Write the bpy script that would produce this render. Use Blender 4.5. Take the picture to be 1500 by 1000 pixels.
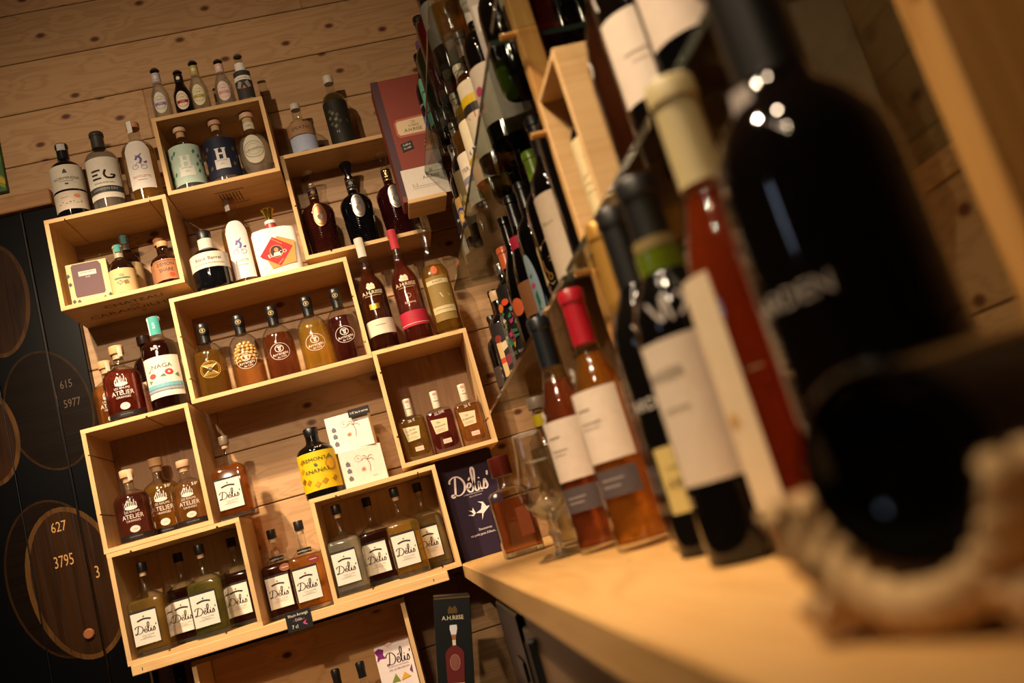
import bpy, bmesh, math, random
from mathutils import Matrix, Vector
for o in list(bpy.data.objects): bpy.data.objects.remove(o)
SC = bpy.context.scene
COL = SC.collection
rnd = random.Random(7)

# ---------------------------------------------------------------- camera
ZC = 0.975                       # eye height, a hand's breadth above the counter
FPX = 1300.0                     # focal length in pixels of the 1500x1000 frame
RX = Vector((0.95464514, -0.10349245, -0.27918089))
UP = Vector((0.25120543, -0.22340268, 0.94179991))
FW = Vector((0.15983894, 0.96921646, 0.18727241))
cam = bpy.data.cameras.new('camera'); camo = bpy.data.objects.new('camera', cam); COL.objects.link(camo)
m = Matrix.Identity(4)
for i in range(3):
    m[i][0], m[i][1], m[i][2] = RX[i], UP[i], -FW[i]
m[2][3] = ZC
camo.matrix_world = m
cam.sensor_width = 36.0; cam.lens = FPX / 1500 * 36; cam.clip_start = 0.02; cam.clip_end = 60
cam.dof.use_dof = True; cam.dof.focus_distance = 2.42; cam.dof.aperture_fstop = 3.1
SC.camera = camo

# ---------------------------------------------------------------- view and light
vs = SC.view_settings
vs.view_transform = 'Standard'; vs.look = 'None'; vs.gamma = 1.0; vs.use_curve_mapping = False
vs.exposure = 0.15
SC.cycles.transparent_max_bounces = 32
SC.cycles.max_bounces = 14; SC.cycles.transmission_bounces = 14
W = bpy.data.worlds.new('room_world'); SC.world = W; W.use_nodes = True
bg = W.node_tree.nodes['Background']; bg.inputs[0].default_value = (0, 0, 0, 1); bg.inputs[1].default_value = 0.0

def spot(name, loc, aim, power, size=58, blend=0.7, col=(1.0, 0.76, 0.51), rad=0.034):
    l = bpy.data.lights.new(name, 'SPOT'); l.energy = power; l.color = col
    l.spot_size = math.radians(size); l.spot_blend = blend; l.shadow_soft_size = rad
    o = bpy.data.objects.new(name, l); COL.objects.link(o)
    o.location = loc
    o.rotation_euler = (Vector(aim) - Vector(loc)).to_track_quat('-Z', 'Y').to_euler()
    return o
spot('ceiling_spot_offscreen', (-0.80, 1.36, 2.58), (-0.30, 2.45, 1.10), 240, 62, 1.0)
spot('ceiling_spot_offscreen', (-0.15, 1.10, 2.62), (0.05, 2.40, 1.25), 60, 62, 1.0)
spot('ceiling_spot_offscreen', (-0.38, 0.62, 2.62), (0.20, 0.85, 0.90), 165, 48, 1.0)
spot('ceiling_spot_offscreen', (-0.10, 0.15, 2.62), (0.30, 0.62, 1.00), 28, 55, 1.0)
spot('ceiling_spot_offscreen', (-0.95, -0.35, 2.62), (-0.30, 2.45, 1.70), 165, 60, 1.0)
spot('ceiling_spot_offscreen', (-0.45, -0.55, 2.62), (0.25, 1.20, 1.25), 40, 50, 1.0)
for i_ in range(6):       # the track of small lamps over the aisle
    spot('track_lamp_offscreen', (-0.62 + 0.05 * i_, -0.75 + 0.30 * i_, 2.60), (-0.25 + 0.05 * i_, 1.6, 1.1), 9, 80, 1.0, rad=0.03)
l = bpy.data.lights.new('window_left_offscreen', 'AREA'); l.energy = 0.9; l.color = (0.62, 0.76, 1.0); l.shape = 'RECTANGLE'; l.size = 0.16; l.size_y = 0.36
o = bpy.data.objects.new('window_left_offscreen', l); COL.objects.link(o); o.location = (-2.96, -0.2, 2.05)
o.rotation_euler = (Vector((0, 1.5, 1.2)) - Vector(o.location)).to_track_quat('-Z', 'Y').to_euler()

# ---------------------------------------------------------------- pixels to directions
def ray(px, py):
    return RX * ((px - 750) / FPX) - UP * ((py - 500) / FPX) + FW
def ony(px, py, y):
    d = ray(px, py); k = y / d.y
    return Vector((d.x * k, y, d.z * k + ZC))
def onz(px, py, z):
    d = ray(px, py); k = (z - ZC) / d.z
    return Vector((d.x * k, d.y * k, z))

# ---------------------------------------------------------------- materials
MATS = {}
def lin(c):
    if isinstance(c, str):
        c = c.lstrip('#'); c = c if len(c) == 6 else ''.join(k + k for k in c); c = [int(c[i:i + 2], 16) / 255 for i in (0, 2, 4)]
        c = [x / 12.92 if x <= 0.04045 else ((x + 0.055) / 1.055) ** 2.4 for x in c]
    return (c[0], c[1], c[2], 1)
def newmat(name):
    mt = bpy.data.materials.new(name); mt.use_nodes = True
    nt = mt.node_tree
    for n in list(nt.nodes): nt.nodes.remove(n)
    out = nt.nodes.new('ShaderNodeOutputMaterial')
    return mt, nt, out
def plain(c, rough=0.5, metal=0.0, coat=0.0, name=None, spec=0.5):
    key = ('p', str(c), rough, metal, coat, spec)
    if key in MATS: return MATS[key]
    mt, nt, out = newmat(name or 'paint')
    b = nt.nodes.new('ShaderNodeBsdfPrincipled'); nt.links.new(b.outputs[0], out.inputs[0])
    b.inputs['Base Color'].default_value = lin(c); b.inputs['Roughness'].default_value = rough
    b.inputs['Metallic'].default_value = metal; b.inputs['Coat Weight'].default_value = coat
    b.inputs['Specular IOR Level'].default_value = spec
    MATS[key] = mt; return mt
def paper(c, rough=0.62):
    key = ('paper', str(c), rough)
    if key in MATS: return MATS[key]
    mt, nt, out = newmat('paper')
    b = nt.nodes.new('ShaderNodeBsdfPrincipled'); nt.links.new(b.outputs[0], out.inputs[0])
    b.inputs['Roughness'].default_value = rough; b.inputs['Specular IOR Level'].default_value = 0.3
    tc = nt.nodes.new('ShaderNodeTexCoord'); nz = nt.nodes.new('ShaderNodeTexNoise'); nz.inputs['Scale'].default_value = 90
    nt.links.new(tc.outputs['Object'], nz.inputs['Vector'])
    mx = nt.nodes.new('ShaderNodeMix'); mx.data_type = 'RGBA'
    a = lin(c); mx.inputs['A'].default_value = a; mx.inputs['B'].default_value = (a[0] * .86, a[1] * .84, a[2] * .82, 1)
    nt.links.new(nz.outputs['Fac'], mx.inputs['Factor']); nt.links.new(mx.outputs['Result'], b.inputs['Base Color'])
    MATS[key] = mt; return mt
def wood(name, light, dark, axis='x', knots=0.0, rough=0.55, grain=1.0, spec=0.35, kd='#5a2f16'):
    key = ('w', name)
    if key in MATS: return MATS[key]
    mt, nt, out = newmat(name); N = nt.nodes.new; L = nt.links.new
    b = N('ShaderNodeBsdfPrincipled'); L(b.outputs[0], out.inputs[0])
    b.inputs['Roughness'].default_value = rough; b.inputs['Specular IOR Level'].default_value = spec
    tc = N('ShaderNodeTexCoord'); oi = N('ShaderNodeObjectInfo')
    ml = N('ShaderNodeMath'); ml.operation = 'MULTIPLY'; ml.inputs[1].default_value = 37.0; L(oi.outputs['Random'], ml.inputs[0])
    ad = N('ShaderNodeVectorMath'); ad.operation = 'ADD'; L(tc.outputs['Object'], ad.inputs[0]); L(ml.outputs[0], ad.inputs[1])
    i = 'xyz'.index(axis)
    def mapped(long, cross):
        mp = N('ShaderNodeMapping'); s = [cross] * 3; s[i] = long; mp.inputs['Scale'].default_value = s
        L(ad.outputs[0], mp.inputs['Vector']); return mp.outputs[0]
    n1 = N('ShaderNodeTexNoise'); n1.inputs['Scale'].default_value = 1.0; n1.inputs['Detail'].default_value = 5; n1.inputs['Distortion'].default_value = 0.6
    L(mapped(1.6 * grain, 34 * grain), n1.inputs['Vector'])
    n2 = N('ShaderNodeTexNoise'); n2.inputs['Scale'].default_value = 1.0; n2.inputs['Detail'].default_value = 3
    L(mapped(9 * grain, 260 * grain), n2.inputs['Vector'])
    n3 = N('ShaderNodeTexNoise'); n3.inputs['Scale'].default_value = 1.0
    L(mapped(1.2, 4.0), n3.inputs['Vector'])
    # knots: stretched cells, dark core and bent grain around it
    vo = N('ShaderNodeTexVoronoi'); vo.voronoi_dimensions = '2D'; vo.inputs['Scale'].default_value = 1.0; vo.inputs['Randomness'].default_value = 1.0
    sx = N('ShaderNodeSeparateXYZ'); L(mapped(6.5, 10.5), sx.inputs[0]); cx = N('ShaderNodeCombineXYZ')
    L(sx.outputs[i], cx.inputs[0]); L(sx.outputs[{0: 2, 1: 2, 2: 0}[i]], cx.inputs[1]); L(cx.outputs[0], vo.inputs['Vector'])
    kr = N('ShaderNodeMapRange'); kr.inputs['From Min'].default_value = 0.05; kr.inputs['From Max'].default_value = 0.12
    kr.inputs['To Min'].default_value = 1.0; kr.inputs['To Max'].default_value = 0.0; L(vo.outputs['Distance'], kr.inputs['Value'])
    kh = N('ShaderNodeMapRange'); kh.inputs['From Min'].default_value = 0.1; kh.inputs['From Max'].default_value = 0.4
    kh.inputs['To Min'].default_value = 0.5; kh.inputs['To Max'].default_value = 0.0; L(vo.outputs['Distance'], kh.inputs['Value'])
    sc = N('ShaderNodeSeparateColor'); L(vo.outputs['Color'], sc.inputs[0])
    gt = N('ShaderNodeMath'); gt.operation = 'GREATER_THAN'; gt.inputs[1].default_value = 0.42; L(sc.outputs[0], gt.inputs[0])
    km = N('ShaderNodeMath'); km.operation = 'MULTIPLY'; L(kr.outputs[0], km.inputs[0]); L(gt.outputs[0], km.inputs[1])
    ks = N('ShaderNodeMath'); ks.operation = 'MULTIPLY'; ks.inputs[1].default_value = knots; L(km.outputs[0], ks.inputs[0])
    # growth rings
    a1 = N('ShaderNodeMath'); a1.operation = 'MULTIPLY_ADD'; a1.inputs[1].default_value = 0.6; L(n1.outputs['Fac'], a1.inputs[0]); L(n3.outputs['Fac'], a1.inputs[2])
    a2 = N('ShaderNodeMath'); a2.operation = 'MULTIPLY_ADD'; a2.inputs[1].default_value = 0.35 * knots; L(kh.outputs[0], a2.inputs[0]); L(a1.outputs[0], a2.inputs[2])
    a3 = N('ShaderNodeMath'); a3.operation = 'MULTIPLY'; a3.inputs[1].default_value = 42; L(a2.outputs[0], a3.inputs[0])
    a4 = N('ShaderNodeMath'); a4.operation = 'SINE'; L(a3.outputs[0], a4.inputs[0])
    a5 = N('ShaderNodeMapRange'); a5.inputs['From Min'].default_value = -0.2; a5.inputs['From Max'].default_value = 1.0; L(a4.outputs[0], a5.inputs['Value'])
    f1 = N('ShaderNodeMath'); f1.operation = 'MULTIPLY_ADD'; f1.inputs[1].default_value = 0.33; L(a5.outputs[0], f1.inputs[0])
    f2 = N('ShaderNodeMath'); f2.operation = 'MULTIPLY'; f2.inputs[1].default_value = 0.55; L(n2.outputs['Fac'], f2.inputs[0]); L(f2.outputs[0], f1.inputs[2])
    mx = N('ShaderNodeMix'); mx.data_type = 'RGBA'; mx.inputs['A'].default_value = lin(light); mx.inputs['B'].default_value = lin(dark)
    L(f1.outputs[0], mx.inputs['Factor'])
    mv = N('ShaderNodeMix'); mv.data_type = 'RGBA'; mv.blend_type = 'MULTIPLY'; mv.inputs['Factor'].default_value = 0.5
    cr = N('ShaderNodeMapRange'); cr.inputs['To Min'].default_value = 0.62; cr.inputs['To Max'].default_value = 1.15; L(oi.outputs['Random'], cr.inputs['Value'])
    L(mx.outputs['Result'], mv.inputs['A']); L(cr.outputs[0], mv.inputs['B'])
    mk = N('ShaderNodeMix'); mk.data_type = 'RGBA'; mk.inputs['B'].default_value = lin(kd)
    L(mv.outputs['Result'], mk.inputs['A']); L(ks.outputs[0], mk.inputs['Factor']); L(mk.outputs['Result'], b.inputs['Base Color'])
    bp = N('ShaderNodeBump'); bp.inputs['Strength'].default_value = 0.12; bp.inputs['Distance'].default_value = 0.002
    L(n2.outputs['Fac'], bp.inputs['Height']); L(bp.outputs[0], b.inputs['Normal'])
    MATS[key] = mt; return mt
def shell_glass(tint=(0.96, 0.97, 0.95), base=0.085):
    key = ('g', tuple(tint), base)
    if key in MATS: return MATS[key]
    mt, nt, out = newmat('bottle_glass'); N = nt.nodes.new; L = nt.links.new
    tr = N('ShaderNodeBsdfTransparent')
    gl = N('ShaderNodeBsdfGlossy'); gl.inputs['Roughness'].default_value = 0.05
    lw = N('ShaderNodeLayerWeight'); lw.inputs['Blend'].default_value = 0.5
    pw = N('ShaderNodeMath'); pw.operation = 'POWER'; pw.inputs[1].default_value = 3.2; L(lw.outputs['Facing'], pw.inputs[0])
    ma = N('ShaderNodeMath'); ma.operation = 'MULTIPLY_ADD'; ma.inputs[1].default_value = 0.75; ma.inputs[2].default_value = base; L(pw.outputs[0], ma.inputs[0])
    p2 = N('ShaderNodeMath'); p2.operation = 'POWER'; p2.inputs[1].default_value = 4.0; L(lw.outputs['Facing'], p2.inputs[0])
    tm = N('ShaderNodeMix'); tm.data_type = 'RGBA'; tm.inputs['A'].default_value = (*tint, 1); tm.inputs['B'].default_value = tuple(x * .38 for x in tint) + (1,)
    L(p2.outputs[0], tm.inputs['Factor']); L(tm.outputs['Result'], tr.inputs[0])
    mx = N('ShaderNodeMixShader'); L(ma.outputs[0], mx.inputs[0]); L(tr.outputs[0], mx.inputs[1]); L(gl.outputs[0], mx.inputs[2])
    L(mx.outputs[0], out.inputs[0]); MATS[key] = mt; return mt
def liquid(c, clear=0.35, glow=0.14):
    key = ('l', str(c), clear, glow)
    if key in MATS: return MATS[key]
    mt, nt, out = newmat('liquid'); N = nt.nodes.new; L = nt.links.new
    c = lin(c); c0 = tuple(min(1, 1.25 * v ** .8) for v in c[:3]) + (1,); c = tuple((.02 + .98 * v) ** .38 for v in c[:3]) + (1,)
    rf = N('ShaderNodeBsdfRefraction'); rf.inputs['Color'].default_value = c; rf.inputs['IOR'].default_value = 1.34; rf.inputs['Roughness'].default_value = 0.02
    tr = N('ShaderNodeBsdfTransparent'); tr.inputs[0].default_value = c
    mx = N('ShaderNodeMixShader'); mx.inputs[0].default_value = clear; L(rf.outputs[0], mx.inputs[1]); L(tr.outputs[0], mx.inputs[2])
    # diffuse share added so the spirit glows as if light came through it
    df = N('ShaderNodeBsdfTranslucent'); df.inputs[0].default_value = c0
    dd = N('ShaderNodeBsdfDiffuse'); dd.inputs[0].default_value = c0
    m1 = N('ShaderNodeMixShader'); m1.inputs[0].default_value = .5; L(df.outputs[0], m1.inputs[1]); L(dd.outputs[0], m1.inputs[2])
    m2 = N('ShaderNodeMixShader'); m2.inputs[0].default_value = glow; L(mx.outputs[0], m2.inputs[1]); L(m1.outputs[0], m2.inputs[2])
    L(m2.outputs[0], out.inputs[0]); MATS[key] = mt; return mt
def darkglass(c='#0a0807', rough=0.05):
    return plain(c, rough, 0, 0.1, 'dark_glass', 0.45)

# ---------------------------------------------------------------- mesh building
class MB:
    def __init__(s): s.v = []; s.f = []
    def add(s, vs, fs):
        k = len(s.v); s.v += [tuple(p) for p in vs]; s.f += [tuple(i + k for i in f) for f in fs]; return s
    def box(s, x0, x1, y0, y1, z0, z1):
        return s.add([(x, y, z) for z in (z0, z1) for y in (y0, y1) for x in (x0, x1)],
                     [(0, 2, 3, 1), (4, 5, 7, 6), (0, 1, 5, 4), (2, 6, 7, 3), (0, 4, 6, 2), (1, 3, 7, 5)])
    def cbox(s, x0, x1, y0, y1, z0, z1, c=0.0015):
        bm = bmesh.new(); bmesh.ops.create_cube(bm, size=1)
        bmesh.ops.scale(bm, vec=(x1 - x0, y1 - y0, z1 - z0), verts=bm.verts)
        bmesh.ops.translate(bm, vec=((x0 + x1) / 2, (y0 + y1) / 2, (z0 + z1) / 2), verts=bm.verts)
        bmesh.ops.bevel(bm, geom=list(bm.edges), offset=c, segments=1, affect='EDGES', clamp_overlap=True)
        bm.verts.index_update()
        s.add([v.co for v in bm.verts], [[v.index for v in f.verts] for f in bm.faces]); bm.free(); return s
    def lathe(s, prof, seg=28, n=2.0, ay=1.0, bot=True, top=True, z0=0.0, x0=0.0, y0=0.0):
        vs, fs = [], []
        for q in prof:
            r, z = q[0], q[1]; nn = q[2] if len(q) > 2 else n
            for k in range(seg):
                a = 2 * math.pi * (k + 0.5) / seg; c, d = math.cos(a), math.sin(a)
                e = 2.0 / nn
                vs.append((x0 + r * math.copysign(abs(c) ** e, c), y0 + r * ay * math.copysign(abs(d) ** e, d), z + z0))
        for i in range(len(prof) - 1):
            for k in range(seg):
                a, b = i * seg + k, i * seg + (k + 1) % seg
                fs.append((a, b, b + seg, a + seg))
        if bot: fs.append(tuple(range(seg - 1, -1, -1)))
        if top: fs.append(tuple(range((len(prof) - 1) * seg, len(prof) * seg)))
        return s.add(vs, fs)
    def tube(s, pts, r, seg=8, caps=True):
        pts = [Vector(p) for p in pts]; vs, fs = [], []
        up = Vector((0, 0, 1))
        for i, p in enumerate(pts):
            t = (pts[min(i + 1, len(pts) - 1)] - pts[max(i - 1, 0)]).normalized()
            a = t.cross(up)
            if a.length < 1e-3: a = t.cross(Vector((1, 0, 0)))
            a.normalize(); b = t.cross(a)
            rr = r[i] if isinstance(r, (list, tuple)) else r
            for k in range(seg):
                an = 2 * math.pi * k / seg; vs.append(p + a * (rr * math.cos(an)) + b * (rr * math.sin(an)))
        for i in range(len(pts) - 1):
            for k in range(seg):
                q, w = i * seg + k, i * seg + (k + 1) % seg; fs.append((q, w, w + seg, q + seg))
        if caps: fs.append(tuple(range(seg - 1, -1, -1))); fs.append(tuple(range((len(pts) - 1) * seg, len(pts) * seg)))
        return s.add(vs, fs)
def obj(name, mb, mat, parent=None, smooth=None, kind=None, loc=None):
    me = bpy.data.meshes.new(name)
    me.from_pydata([tuple(v) for v in mb.v], [], mb.f); me.update()
    bm = bmesh.new(); bm.from_mesh(me); bmesh.ops.recalc_face_normals(bm, faces=bm.faces); bm.to_mesh(me); bm.free()
    if smooth:
        for p in me.polygons: p.use_smooth = True
        me.set_sharp_from_angle(angle=math.radians(smooth))
    if mat: me.materials.append(mat)
    o = bpy.data.objects.new(name, me); COL.objects.link(o)
    if parent: o.parent = parent
    if loc: o.location = loc
    if kind: o['kind'] = kind
    return o
def tag(o, label, cat, group=None):
    o['label'] = label; o['category'] = cat
    if group: o['group'] = group
    return o
def thing(name, label, cat, loc=(0, 0, 0), rz=0.0, group=None):
    o = bpy.data.objects.new(name, None); COL.objects.link(o); o.empty_display_size = 0.05
    o.location = loc; o.rotation_euler = (0, 0, rz)
    return tag(o, label, cat, group)
def struct(name, mb, mat, smooth=None):
    return obj(name, mb, mat, None, smooth, 'structure')

# ---------------------------------------------------------------- flat print: text, strokes, shapes
TXT = {}
def text2d(sx):
    if sx not in TXT:
        cu = bpy.data.curves.new('t', 'FONT'); cu.body = sx; cu.size = 1; cu.align_x = 'CENTER'; cu.align_y = 'CENTER'; cu.resolution_u = 2
        ob = bpy.data.objects.new('t', cu); me = bpy.data.meshes.new_from_object(ob)
        TXT[sx] = ([(v.co.x, v.co.y) for v in me.vertices], [tuple(p.vertices) for p in me.polygons])
        bpy.data.objects.remove(ob); bpy.data.curves.remove(cu); bpy.data.meshes.remove(me)
    return TXT[sx]
def spline(pts, n=6):
    out = []
    for i in range(len(pts) - 1):
        p0, p1, p2, p3 = pts[max(i - 1, 0)], pts[i], pts[i + 1], pts[min(i + 2, len(pts) - 1)]
        for k in range(n):
            t = k / n
            out.append(tuple(0.5 * (2 * p1[j] + (p2[j] - p0[j]) * t + (2 * p0[j] - 5 * p1[j] + 4 * p2[j] - p3[j]) * t * t + (3 * p1[j] - p0[j] - 3 * p2[j] + p3[j]) * t ** 3) for j in range(2)))
    out.append(tuple(pts[-1])); return out
def stroke2d(pts, w0, w1=None, n=6):
    """a pen stroke: thicker on the down strokes"""
    w1 = w0 if w1 is None else w1
    q = spline(pts, n); vs, fs = [], []
    for i, p in enumerate(q):
        a, b = q[max(i - 1, 0)], q[min(i + 1, len(q) - 1)]
        dx, dy = b[0] - a[0], b[1] - a[1]; l = math.hypot(dx, dy) or 1
        down = abs(dy) / l; w = (w0 + (w1 - w0) * down) * (0.35 if i in (0, len(q) - 1) else 1) / 2
        vs += [(p[0] - dy / l * w, p[1] + dx / l * w), (p[0] + dy / l * w, p[1] - dx / l * w)]
    for i in range(len(q) - 1): fs.append((2 * i, 2 * i + 1, 2 * i + 3, 2 * i + 2))
    return vs, fs
SCRIPT = [[(.38, .95), (.30, .6), (.20, .15), (.10, .02), (.02, .08), (.06, .16), (.2, .1), (.42, .06), (.66, .22), (.74, .55), (.6, .85), (.35, .97), (.1, .85), (.04, .68)],
          [(.80, .25), (.98, .32), (1.02, .45), (.93, .50), (.84, .38), (.84, .18), (.93, .08), (1.06, .14), (1.25, .6), (1.33, 1.05), (1.26, 1.2), (1.18, 1.0), (1.17, .5), (1.2, .12), (1.28, .07), (1.36, .14), (1.44, .45), (1.44, .2), (1.5, .08), (1.6, .15), (1.72, .5), (1.78, .35), (1.80, .18), (1.70, .06), (1.6, .12)],
          [(.95, .62), (1.06, .76)], [(1.46, .60), (1.49, .66)], [(1.95, .87), (1.9, .65)]]
def script2d(wt=1.0):
    vs, fs = [], []
    for st in SCRIPT:
        a, b = stroke2d(st, .035 * wt, .085 * wt); k = len(vs); vs += [((x - .97) / 1.9, (y - .52) / 1.9) for x, y in a]; fs += [tuple(i + k for i in f) for f in b]
    return vs, fs
def cols2d(fn, s0, s1, n=14):
    vs, fs = [], []
    for i in range(n + 1):
        s = s0 + (s1 - s0) * i / n; lo, hi = fn(s); vs += [(s, lo), (s, hi)]
    for i in range(n): fs.append((2 * i, 2 * i + 2, 2 * i + 3, 2 * i + 1))
    return vs, fs
def ell2d(a, b, n=18):
    vs, fs = [], []
    for i in range(n + 1):
        s = -a * math.cos(math.pi * i / n); h = b * math.sqrt(max(0, 1 - (s / a) ** 2)); vs += [(s, -h), (s, h)]
    for i in range(n): fs.append((2 * i, 2 * i + 2, 2 * i + 3, 2 * i + 1))
    return vs, fs
def ring2d(a, b, w, n=28):
    vs = []
    for i in range(n):
        t = 2 * math.pi * i / n; c, d = math.cos(t), math.sin(t); vs += [(a * c, b * d), ((a - w) * c, (b - w) * d)]
    return vs, [(2 * i, (2 * i + 2) % (2 * n), (2 * i + 3) % (2 * n), 2 * i + 1) for i in range(n)]
def xf(g, x=0, y=0, sx=1, sy=None, rot=0):
    sy = sx if sy is None else sy; c, d = math.cos(rot), math.sin(rot)
    return [(x + c * a * sx - d * b * sy, y + d * a * sx + c * b * sy) for a, b in g[0]], g[1]
def art2d(a):
    """one print element in millimetres about the label's centre -> (colour, verts, faces, is_text)"""
    k = a[0]
    if k == 't': _, s, x, y, size, c = a[:6]; return c, *xf(text2d(s), x, y, size, size, a[6] if len(a) > 6 else 0), True
    if k == 'tc': _, s, x, y, size, c, wx = a[:7]; return c, *xf(text2d(s), x, y, size * wx, size, a[7] if len(a) > 7 else 0), True
    if k == 'd': _, x, y, size, c = a[:5]; return c, *xf(script2d(a[5] if len(a) > 5 else 1.0), x, y, size), True
    if k == 'r': _, x0, x1, y0, y1, c = a; return c, *cols2d(lambda s: (y0, y1), x0, x1, 10), False
    if k == 'e': _, x, y, ra, rb, c = a; return c, *xf(ell2d(ra, rb), x, y), False
    if k == 'o': _, x, y, ra, rb, w, c = a; return c, *xf(ring2d(ra, rb, w), x, y), False
    if k == 's': _, pts, w, c = a[:4]; return c, *stroke2d(pts, w, a[4] if len(a) > 4 else w), False
    if k == 'p': _, pts, c = a; return c, list(pts), [tuple(range(len(pts)))], False
MM = 0.001
def put_art(arts, surf, parent, off0=0.0003, rough=0.55, kx=1.0, ky=1.0):
    """surf(s,t,off) -> point; arts grouped by colour and layer into print / lettering meshes"""
    groups = []
    for a in arts:
        c, vs, fs, tx = art2d(a)
        if groups and groups[-1][0] == c and groups[-1][1] == tx: g = groups[-1][2]
        else: g = MB(); groups.append((c, tx, g))
        lay = len(groups)
        g.add([surf(x * MM * kx, y * MM * ky, off0 + 0.00016 * lay) for x, y in vs], fs)
    for c, tx, g in groups:
        mat = plain(c, 0.28, 0.9) if c in GILT else paper(c, rough)
        me = bpy.data.meshes.new('p'); me.from_pydata([tuple(v) for v in g.v], [], g.f); me.materials.append(mat)
        o = bpy.data.objects.new('lettering' if tx else 'print', me); COL.objects.link(o); o.parent = parent
GILT = {'#c9a13a', '#b9955a', '#b87a55', '#a9a39b'}
# ---------------------------------------------------------------- the room
YW, XR, YF = 2.52, 0.72, 2.33       # back wall, right wall, crate fronts
ZT = 0.90                           # counter top
pine = wood('pine_wall', '#c29b70', '#9e764a', 'x', 1.0, 0.5)
pine_y = wood('pine_wall_y', '#c29b70', '#9e764a', 'y', 1.0, 0.5)
crate_w = wood('crate_pine', '#dcb680', '#c69a60', 'x', 0.0, 0.6)
crate_back = wood('crate_back_pine', '#b08a68', '#8e6a4c', 'z', 0.25, 0.7)
crate_in = wood('crate_inner_pine', '#dcb680', '#c69a60', 'z', 0.15, 0.6)
oak = wood('counter_oak', '#dcae6c', '#c48f4e', 'y', 0.0, 0.42, 0.8)
slot = plain('#2a1608', 0.9)

wb = struct('wall_back', MB().box(-3.0, XR + 0.05, YW + 0.02, YW + 0.08, 0, 3.0), plain('#9e764a', 0.8))
me = None
PH = 0.162
zs = 2.493 - PH * 15
pl = MB().cbox(-0.9, 0.9, 0, 0.02, 0.0012, PH - 0.0012, 0.0022)
pl = obj('plank', pl, pine, wb); pm = pl.data; bpy.data.objects.remove(pl)
for i in range(19):
    for j, x in enumerate((-2.1, -0.3, 1.5)):
        o = bpy.data.objects.new('plank', pm); COL.objects.link(o); o.parent = wb
        o.location = (x - (0.52 * (i % 3)) - 0.0015, YW, zs + i * PH)
# right wall of the same boards
wr = struct('wall_right', MB().box(XR + 0.02, XR + 0.08, -2.65, YW + 0.08, 0, 3.0), plain('#9e764a', 0.8))
pr = obj('plank', MB().cbox(0, 0.02, -1.02, 1.02, 0.0012, PH - 0.0012, 0.0022), pine_y, wr); pm = pr.data; bpy.data.objects.remove(pr)
z0 = ZC + 0.555 * XR - PH * 8
for i in range(18):
    for y in (-0.55, 1.49):
        o = bpy.data.objects.new('plank', pm); COL.objects.link(o); o.parent = wr; o.location = (XR, y, z0 + i * PH)
fl = struct('floor', MB().box(-3.0, XR + 0.05, -2.6, YW + 0.08, -0.04, 0.0), wood('floor_boards', '#6b4a30', '#4b3018', 'x', 0.0, 0.4))
room_pine = wood('room_pine', '#c29b70', '#9e764a', 'y', 0.6, 0.6)
struct('ceiling', MB().box(-3.05, XR + 0.08, -2.65, YW + 0.08, 3.0, 3.06), room_pine)
struct('wall_left', MB().box(-3.05, -3.0, -2.65, YW + 0.08, 0, 3.0), room_pine)
struct('wall_front', MB().box(-3.0, XR + 0.02, -2.65, -2.6, 0, 3.0), room_pine)
# wood lintel above the printed panels
struct('trim_1', MB().cbox(-3.0, ony(76, 285, 2.49).x, 2.475, YW, ZC + 1.20, ZC + 1.247, 0.003), wood('lintel_pine', '#b08458', '#93683e', 'x', 0.2, 0.6))

# ---------------------------------------------------------------- crates on the wall
def crate(label, x0, x1, z0, z1, t=0.011, back=None, depth=None, y0=None, bt=None, grooves=(), group='pine wine crates fixed to the plank wall', left=True):
    y0 = YF if y0 is None else y0; y1 = YW - 0.0005 if depth is None else y0 + depth
    w, h = x1 - x0, z1 - z0
    c = thing('wine_crate', label, 'crate', (x0, y0, z0), 0, group); d = y1 - y0
    bt = bt or t
    # boards are extruded sections, with the divider grooves cut 4 mm into their inner faces
    def board(name, a0, a1, b0, b1, inner, cuts, mat, vert):
        # a runs along the board, b across its thickness; inner = the b of the face towards the crate
        o_ = b0 if inner == b1 else b1; g = 0.004 if inner > o_ else -0.004
        pts = [(a0, o_), (a0, inner)]
        for q, wd in sorted(cuts): pts += [(q, inner), (q, inner - g), (q + wd, inner - g), (q + wd, inner)]
        pts += [(a1, inner), (a1, o_)]; n_ = len(pts); y_0 = 0.0004 if vert else 0.0
        P = [(b, a) if vert else (a, b) for a, b in pts]
        obj(name, MB().add([(x, y_0, z) for x, z in P] + [(x, d, z) for x, z in P], [tuple(range(n_)), tuple(range(2 * n_ - 1, n_ - 1, -1))] + [(k, (k + 1) % n_, n_ + (k + 1) % n_, n_ + k) for k in range(n_)]), mat, c)
    gc = {k: [] for k in 'btlr'}
    for b, q in grooves:
        k = b[-1]; gc[k].append(((w if k in 'bt' else h) * q, 0.005 if b[0] == 'f' else 0.0035))
    board('bottom_board', 0, w, 0, bt, bt, gc['b'], crate_w, False)
    board('top_board', 0, w, h - t, h, h - t, gc['t'], crate_w, False)
    board('side_board', bt - 0.0004, h - t + 0.0004, 0, t, t, gc['l'], crate_in, True)
    board('side_board', bt - 0.0004, h - t + 0.0004, w - t, w, w - t, gc['r'], crate_in, True)
    if back: obj('back_board', MB().cbox(t, w - t, d - 0.008, d - 0.0005, bt, h - t), back, c)
    return c
Z = lambda v: ZC + v
C1 = crate('small pine crate at the top of the wall holding three clear gin bottles', -0.404, -0.100, Z(1.079), Z(1.310))
C2 = crate('pine crate stencilled underneath, holding the brown carton and four small rum bottles', -0.727, -0.411, Z(0.830), Z(1.085), grooves=(('t', .16), ('t', .86)))
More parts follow.
